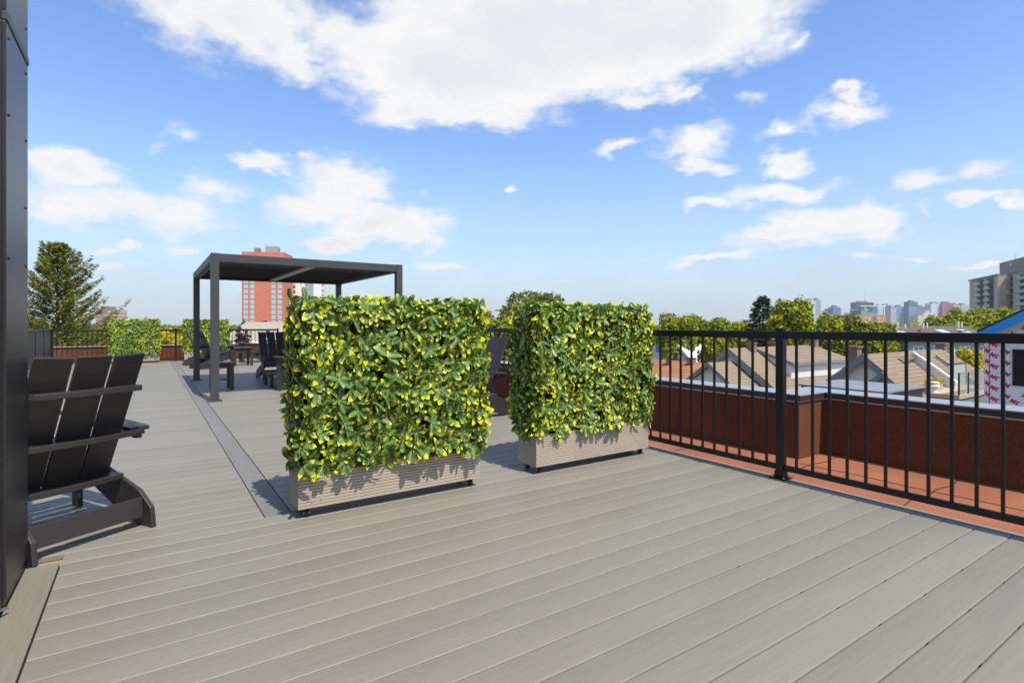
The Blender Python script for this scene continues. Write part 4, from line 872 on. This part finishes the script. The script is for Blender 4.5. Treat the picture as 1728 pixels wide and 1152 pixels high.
# wrapped house under construction
WX = 24.0; WYc = 0.0
def build_wrapped():
    y_left = at(1661, 600, 1).xy; k = (1661 - 864) / FPX; yl = WX * (CY - k * SY) / (k * CY + SY)
    d = WX / (k * CY + SY); ze = CAMH - (566 - HZ) * d / FPX; sl = .60; half = 5.0; yc = yl - half; zr = ze + half * sl
    org = (WX, yc, GZ); t = thing('wrapped_house', 'unfinished house wrapped in white sheeting with red repeated lettering and a blue edged gable', 'house', org)
    zz = lambda y: ze + (half - abs(y)) * sl
    wrap = mat('white_house_wrap', (.80, .80, .82), .5, var=.05, vscale=(1.2, 1.2, 1.2), bump=.25)
    b = MB(); b.prism([(0, half, 0), (0, half, ze - GZ), (0, 0, zr - GZ), (0, -half, ze - GZ), (0, -half, 0)], (10, 0, 0)); b.build('wall', wrap, t)
    b = MB()
    for s in (-1, 1): b.prism([(-.5, s * (half + .06), ze - .036 - GZ + .12), (-.5, 0, zr - GZ + .12), (10.4, 0, zr - GZ + .12), (10.4, s * (half + .06), ze - .036 - GZ + .12)], (0, 0, .10))
    b.build('roof', mat('black_underlay', (.03, .03, .032), .7), t)
    blue = mat('blue_fascia', (.01, .30, .72), .4); raw = mat('raw_plywood', (.60, .42, .26), .8)
    for s in (-1, 1):
        b = MB(); b.prism([(-.52, s * (half + .06), ze - .036 - GZ + .13), (-.52, 0, zr - GZ + .13), (-.52, 0, zr - GZ - .17), (-.52, s * (half + .06), ze - .036 - GZ - .17)], (.03, 0, 0)); b.build('fascia', blue, t)
        b = MB(); b.prism([(-.48, s * (half + .05), ze - .036 - GZ + .02), (-.48, 0, zr - GZ + .02), (-.004, 0, zr - GZ + .02), (-.004, s * (half + .05), ze - .036 - GZ + .02)], (0, 0, .06)); b.build('soffit', raw, t)
    red = mat('red_print', (.78, .015, .035), .5)
    # window with black frame
    k2 = (1709 - 864) / FPX; yw = WX * (CY - k2 * SY) / (k2 * CY + SY) - yc; d2 = WX / (k2 * CY + SY)
    z1, z0 = CAMH - (589 - HZ) * d2 / FPX - GZ, CAMH - (650 - HZ) * d2 / FPX - GZ; ww = 1.15
    b = MB(); b.lim(-.004, -.002, yw - ww - .12, yw + .12, z0 - .12, z1 + .12); b.build('window_flange', M['whitetrim'], t)
    b = MB(); fr = .07
    for q in ((yw - ww, yw, z1 - fr, z1), (yw - ww, yw, z0, z0 + fr), (yw - fr, yw, z0 + fr, z1 - fr), (yw - ww, yw - ww + fr, z0 + fr, z1 - fr), (yw - ww + fr, yw - fr, z0 + .40, z0 + .46)): b.lim(-.05, -.0045, q[0], q[1], q[2], q[3])
    f = b.build('window', M['rail'], t)
    b = MB(); b.lim(-.02, -.005, yw - ww + fr, yw - fr, z0 + fr, z1 - fr); b.build('pane', M['glass'], f)
    b = MB(); b.lim(-.022, -.006, yw - .9, yw - .35, z0 - .62, z0 - .45); b.build('ledge', M['rail'], t)
    # red seams
    for yy in (half - .135, half - 1.19, half - 2.25, half - 3.3):
        b = MB(); b.lim(-.004, -.001, yy - .014, yy + .014, 5.0, zz(yy) - GZ - .02)
        if yw - ww - .12 < yy < yw + .12:
            b = MB(); b.lim(-.004, -.001, yy - .014, yy + .014, 5.0, z0 - .13); b.lim(-.004, -.001, yy - .014, yy + .014, z1 + .13, zz(yy) - GZ - .02)
        b.build('red_seam', red, t)
    # printed lettering: 3M, every other one upside down, slanting down to the right
    cu = bpy.data.curves.new('print', 'FONT'); cu.body = '3M'; cu.size = .19; cu.align_x = 'CENTER'; cu.align_y = 'CENTER'; cu.offset = .009; cu.shear = .18; cu.extrude = .0015; cu.resolution_u = 2
    to = bpy.data.objects.new('print', cu); COL.objects.link(to); me = bpy.data.meshes.new_from_object(to); bpy.data.objects.remove(to)
    tv = [tuple(v.co) for v in me.vertices]; tf = [tuple(p.vertices) for p in me.polygons]; bpy.data.meshes.remove(me)
    b = MB()
    for col in range(15):
        for row in range(14):
            u = .02 + col * .262; zc = zr - GZ - .15 - row * .372 - (col % 2) * .175 - (col // 2 % 2) * .03; yy = half - u
            if zc > zz(yy) - GZ - .14 or zc < 6: continue
            if yw - ww - .2 < yy < yw + .2 and z0 - .2 < zc < z1 + .2: continue
            an = R(-24 + rng.uniform(-2, 2)) + (math.pi if col % 2 else 0); ca, sa = math.cos(an), math.sin(an)
            vs = []
            for x, y, z in tv:
                X, Y = x * ca - y * sa, x * sa + y * ca; vs.append((-.004 - (z + .0015), max(-half, min(half, yy - X)), zc + Y))
            b.add(vs, tf)
    b.build('lettering', red, t)
build_wrapped()

# ------------------------------------------------------------------ mid-distance towers
M['brick'] = mat('red_brick', (.60, .185, .10), .85, var=.10, vscale=(.5, .5, .5)); M['winpale'] = mat('pale_window', (.42, .55, .56), .2)
M['brickside'] = M['brick']
t, wv, h = block('brick_tower', 'tall red brick apartment tower with paired window columns behind the pergola', 410, 478, 425, 320, 20, M['brick'], cat='tower', turn=8)
pxm = 320 / FPX
b = MB(); b.lim(-.6 + 0, 6.4, 6, 12, h, h + 4.2); b.build('penthouse', mat('penthouse_grey', (.33, .31, .30), .7), t)
b = MB(); b.lim(-6.5, -3.5, 5, 8, h + .8, h + 3); b.build('roof_unit', mat('roof_unit', (.22, .2, .17), .6), t)
for c in (416.4, 426.6, 460.8, 470.8):
    x = (c - 444) * pxm
    for k in range(16):
        z = CAMH - (440.5 + 8.6 * k - HZ) * pxm - GZ
        b = MB(); b.lim(x - 1.15, x + 1.15, -.12, -.01, z - 1.15, z + 1.15); b.build('window', M['winpale'], t)
for c in (4, 11):
    for k in range(16):
        z = CAMH - (440.5 + 8.6 * k - HZ) * pxm - GZ; b = MB(); b.lim(-wv / 2 - .12, -wv / 2 - .01, c - 1.5, c + 1.5, z - 1.2, z + 1.2); b.build('window', M['window'], t)
t, wv, h = block('white_tower', 'cream apartment tower with a glazed strip partly behind the brick tower', 478, 541, 462, 345, 18, mat('cream_panel', (.84, .80, .74), .8, var=.05, vscale=(.3, .3, .3)), cat='tower', turn=8)
pxm = 345 / FPX
for c in (486.7, 497):
    x = (c - 509.5) * pxm
    for k in range(8):
        z = CAMH - (475 + 8.6 * k - HZ) * pxm - GZ; b = MB(); b.lim(x - .75, x + .75, -.12, -.01, z - 1.1, z + 1.1); b.build('window', M['window'], t)
x = (521.5 - 509.5) * pxm; b = MB(); b.lim(x - 2.6, x + 2.6, -.2, -.01, 6, h - 4); b.build('glazed_strip', grid_mat('glazed_strip', (.3, .34, .36), (.32, .42, .46), 2.6, 3.1, .5), t)
for k in range(8):
    z = CAMH - (475 + 8.6 * k - HZ) * pxm - GZ; b = MB(); b.lim(wv / 2 + .01, wv / 2 + 1.2, 1, 6, z - 1.4, z - .6); b.build('balcony', M['whitetrim'], t)
t, wv, h = block('banded_tower', 'brown brick apartment tower with pale balcony bands right of the olive spruce', 158, 186, 523, 450, 16, grid_mat('banded_brick', (.40, .235, .18), (.52, .44, .40), 60, 3.0, 1.9), cat='tower', turn=-20)
b = MB(); b.lim(-8, 2, 4, 10, h, h + 3.2); b.build('penthouse', M['fascia'], t)

# balcony apartment block at the right
def build_block():
    L = at(1636, 474, 270); Rr = at(1728, 455, 215); z_top = L.z; org = (L.x, L.y, GZ); dirv = Vector((Rr.x - L.x, Rr.y - L.y)).normalized(); rz = math.atan2(dirv.y, dirv.x)
    t = thing('apartment_block', 'beige balcony apartment block with a rooftop plant room at the right edge', 'apartment block', org, rz); h = z_top - GZ; FL = 2.65
    wallm = mat('beige_brick', (.54, .44, .33), .85, var=.1, vscale=(.4, .4, .4)); dark = mat('balcony_recess', (.05, .055, .055), .6); grn = mat('green_balcony_glass', (.16, .24, .21), .25); slab = mat('balcony_slab', (.50, .49, .46), .7)
    def fx(px, y=0.):
        # distance along the facade (local x) where the photo column px meets the plane local y
        k = (px - 864) / FPX; o = Vector((L.x, L.y)) + Vector((-dirv.y, dirv.x)) * y; r = Vector((k * CY + SY, -k * SY + CY)); den = dirv.x * r.y - dirv.y * r.x
        return -(o.x * r.y - o.y * r.x) / den
    s1 = fx(1684); setb = 4.3; fy = {}
    b = MB(); b.lim(0, s1, .01, 18, 0, h); b.build('wall', wallm, t)
    b = MB(); b.lim(s1 + .005, s1 + 60, setb, 18, 0, h + .35); b.build('wall', wallm, t)
    b = MB(); b.lim(-.5, s1 + .1, -.5, 18.4, h + .002, h + .5); b.build('roof_edge', M['fascia'], t)
    b = MB(); b.lim(s1 + .12, s1 + 60, setb - .5, 18.4, h + .36, h + .85); b.build('roof_edge', M['fascia'], t)
    xp = fx(1696, 9); b = MB(); b.lim(xp, xp + 26, 7, 15, h + .86, h + 7.0); ph = b.build('plant_room', siding_mat('plant_room_cladding', (.27, .22, .17), .8, True), t)
    b = MB(); b.lim(xp + 12, xp + 13, 6.9, 6.99, h + 4.6, h + 5.8); b.build('lamp_panel', M['whitetrim'], ph)
    b = MB(); b.tube((xp + 8, 10, h + 7), (xp + 8, 10, h + 10), .12, None, 6); b.build('antenna', M['steel'], ph)
    for (a, c, y) in ((1649, 1660.5, 0), (1665.5, 1676.5, 0), (1693, 1709, setb), (1721, 1737, setb)):
        x0, x1 = fx(a, y), fx(c, y)
        for k in range(9):
            z = h - .55 - k * FL
            b = MB(); b.lim(x0 + .3, x1, y - .06, y - .012, z - 2.3, z); b.build('balcony_door', dark, t)
            b = MB(); b.lim(x0, x1 + .1, y - 1.5, y - .065, z - FL + .05, z - FL + .25); sb = b.build('balcony', slab, t)
            b = MB(); b.lim(x0, x1 + .1, y - 1.52, y - 1.46, z - FL + .3, z - FL + 1.3); b.build('railing', grn if (k + int(a)) % 5 else slab, sb)
    for (c, wd, y) in ((1647.3, 1.5, 0), (1663.3, 1.5, 0), (1682, 1.0, 0), (1718.5, 2.4, setb)):
        x = fx(c, y)
        for k in range(9):
            z = h - 1.2 - k * FL; b = MB(); b.lim(x - wd / 2, x + wd / 2, y - .05, y - .008, z - 1.3, z); b.build('window', M['winpale'], t)
    for k in range(7):
        z = h - .55 - (k + 1) * FL; b = MB(); b.lim(-1.6, -.01, 1, 5, z, z + .2); sb = b.build('balcony', slab, t)
        b = MB(); b.lim(-1.62, -1.56, 1, 5, z + .25, z + 1.2); b.build('railing', grn, sb)
build_block()

# orange brick block with green roof
t, wv, h = block('orange_brick_block', 'orange brick block with a green metal roof in front of the dark office slab', 1443, 1497, 531, 420, 24, mat('orange_brick', (.52, .25, .13), .85, var=.1, vscale=(.4, .4, .4)), turn=6)
b = MB(); b.lim(-5, -1, 4, 16, h, h + 4); b.lim(-.99, 8, 4, 16, h, h + 2.4); b.build('green_roof', mat('copper_green', (.10, .32, .23), .6), t)
b = MB(); b.lim(1.4, 4.2, -.2, -.01, 4, h - 1); b.build('glazed_strip', M['window'], t)
for x in (-4.5, -1.5, 6.5):
    for k in range(5): b = MB(); b.lim(x - .8, x + .8, -.1, -.01, h - 3.6 - k * 3, h - 2 - k * 3); b.build('window', M['winpale'], t)
# ------------------------------------------------------------------ far skyline
SK = 'far city towers on the skyline'
C = dict(pale=((.62, .63, .62), (.40, .46, .50)), blue=((.14, .20, .27), (.10, .17, .26)), dark=((.075, .08, .09), (.055, .06, .075)), white=((.70, .70, .68), (.34, .36, .38)), beige=((.50, .46, .40), (.36, .34, .32)),
         glass=((.24, .34, .42), (.14, .24, .34)), maroon=((.33, .12, .12), (.26, .11, .12)), grey=((.40, .40, .40), (.25, .28, .30)), orange=((.52, .34, .24), (.36, .26, .2)))
for (a, b_, y, d, c, lb, cw) in (
    (1364, 1376, 507, 1300, 'white', 'pale ribbed high rise tower left of all the skyline, beside the big maple', 3.5), (1376.2, 1385, 506, 1320, 'grey', 'grey green shaft adjoining the pale ribbed tower', 4),
    (1396, 1405, 524, 1500, 'pale', 'light low tower left of the dark blue one', 4), (1405.5, 1418, 518, 1480, 'blue', 'dark blue tower between two pale low towers', 5), (1419, 1425, 524, 1500, 'white', 'thin white tower right of the dark blue one', 5),
    (1424, 1443, 530, 1700, 'blue', 'low bluish block left of the orange brick block', 6), (1443, 1475.5, 510, 1800, 'dark', 'wide dark office slab with an antenna', 3), (1475.8, 1481, 517, 1850, 'dark', 'narrow dark tower touching the office slab', 3),
    (1481.3, 1490, 516, 1750, 'white', 'white striped tower right of the dark slab', 4), (1490.3, 1503, 515, 1780, 'blue', 'grey blue tower with a pale crown', 6), (1503.2, 1512, 519, 1700, 'beige', 'beige tower between two blue towers', 4),
    (1512.3, 1525.5, 517, 1720, 'glass', 'blue glass tower with a pale checkered foot', 6), (1526, 1534, 522, 1760, 'blue', 'shorter dark blue tower beside the tallest glass one', 5), (1534.4, 1548, 509, 1700, 'glass', 'tallest blue and white glass tower of the skyline', 6),
    (1549, 1562, 517, 1800, 'blue', 'deep blue tower right of the tallest glass tower', 6), (1571, 1590, 512, 1650, 'pale', 'pale hotel slab beside the maroon tower', 4), (1590.3, 1608, 511, 1640, 'maroon', 'maroon tower of the skyline', 4),
    (1608.3, 1620, 514, 1700, 'orange', 'orange beige tower right of the maroon one', 4), (1620.3, 1637, 514, 1750, 'grey', 'grey tower at the left edge of the balcony apartment block', 4),
    (847, 858, 520, 1500, 'blue', 'small far tower in the gap between the two near hedges', 5)):
    wl, gl = C[c]; t, wv, h = block('skyline_tower', lb, a, b_, y, d, 24, grid_mat('facade_' + c, wl, gl, cw, 3.6, 1.2, tuple(min(1, x * 1.5) for x in gl)), cat='tower', turn=rng.uniform(-10, 10), group=SK)
    b = MB(); b.lim(-wv * .28, wv * .22, 6, 16, h, h + 5); b.build('penthouse', M['fascia'], t)
    if c == 'dark' and wv > 40: b = MB(); b.tube((wv * .1, 10, h + 5), (wv * .1, 10, h + 34), .9, .4, 6); b.build('antenna', M['steel'], t)
    if lb.startswith('tallest'): b = MB(); b.lim(-wv / 2 - .3, wv / 2 + .3, -.4, 24.3, h - 14, h + .2); b.build('dark_crown', M['window'], t)
t, wv, h = block('stepped_block', 'beige stepped block low in front of the deep blue tower', 1549, 1576, 532, 1000, 24, mat('beige_stone', (.56, .51, .43), .8), group=SK, cat='building')
b = MB(); b.lim(-wv * .15, wv * .35, 0.2, 24, h, h + 5); b.lim(-.02 * wv, wv * .22, .4, 24, h + 5.01, h + 9); b.build('upper_storeys', mat('beige_stone_upper', (.58, .53, .45), .8), t)
for px, py, x0, x1, lb in ((1492, 516, 1452, 1496, 'longer pale tower crane jib before the dark office slab'), (1460, 523, 1437, 1465, 'shorter pale tower crane jib left of the green roof')):
    a = at(px, py, 900); t = thing('tower_crane', lb, 'crane', (a.x, a.y, GZ), -YAW, 'tower cranes in the city'); pm = 900 / FPX; h = a.z - GZ
    b = MB(); b.lim((x0 - px) * pm, (x1 - px) * pm, -.5, .5, h - .7, h + .5); b.build('jib', M['whitetrim'], t)
    b = MB(); b.lim(-.6, .6, -.6, .6, 0, h + 4); b.build('mast', M['whitetrim'], t)

# ------------------------------------------------------------------ hazy air
hm = bpy.data.materials.new('hazy_air'); hm.use_nodes = True; nt = hm.node_tree; nt.nodes.clear()
pv = nd(nt, 'ShaderNodeVolumePrincipled'); pv.inputs['Color'].default_value = (.86, .92, 1, 1); pv.inputs['Density'].default_value = .00012; pv.inputs['Anisotropy'].default_value = .2
ho = nd(nt, 'ShaderNodeOutputMaterial'); nt.links.new(pv.outputs[0], ho.inputs['Volume'])
hb = MB(); hb.lim(-2600, 3200, -300, 3400, GZ - 1, 160); tag(hb.build('haze', hm), kind='stuff')
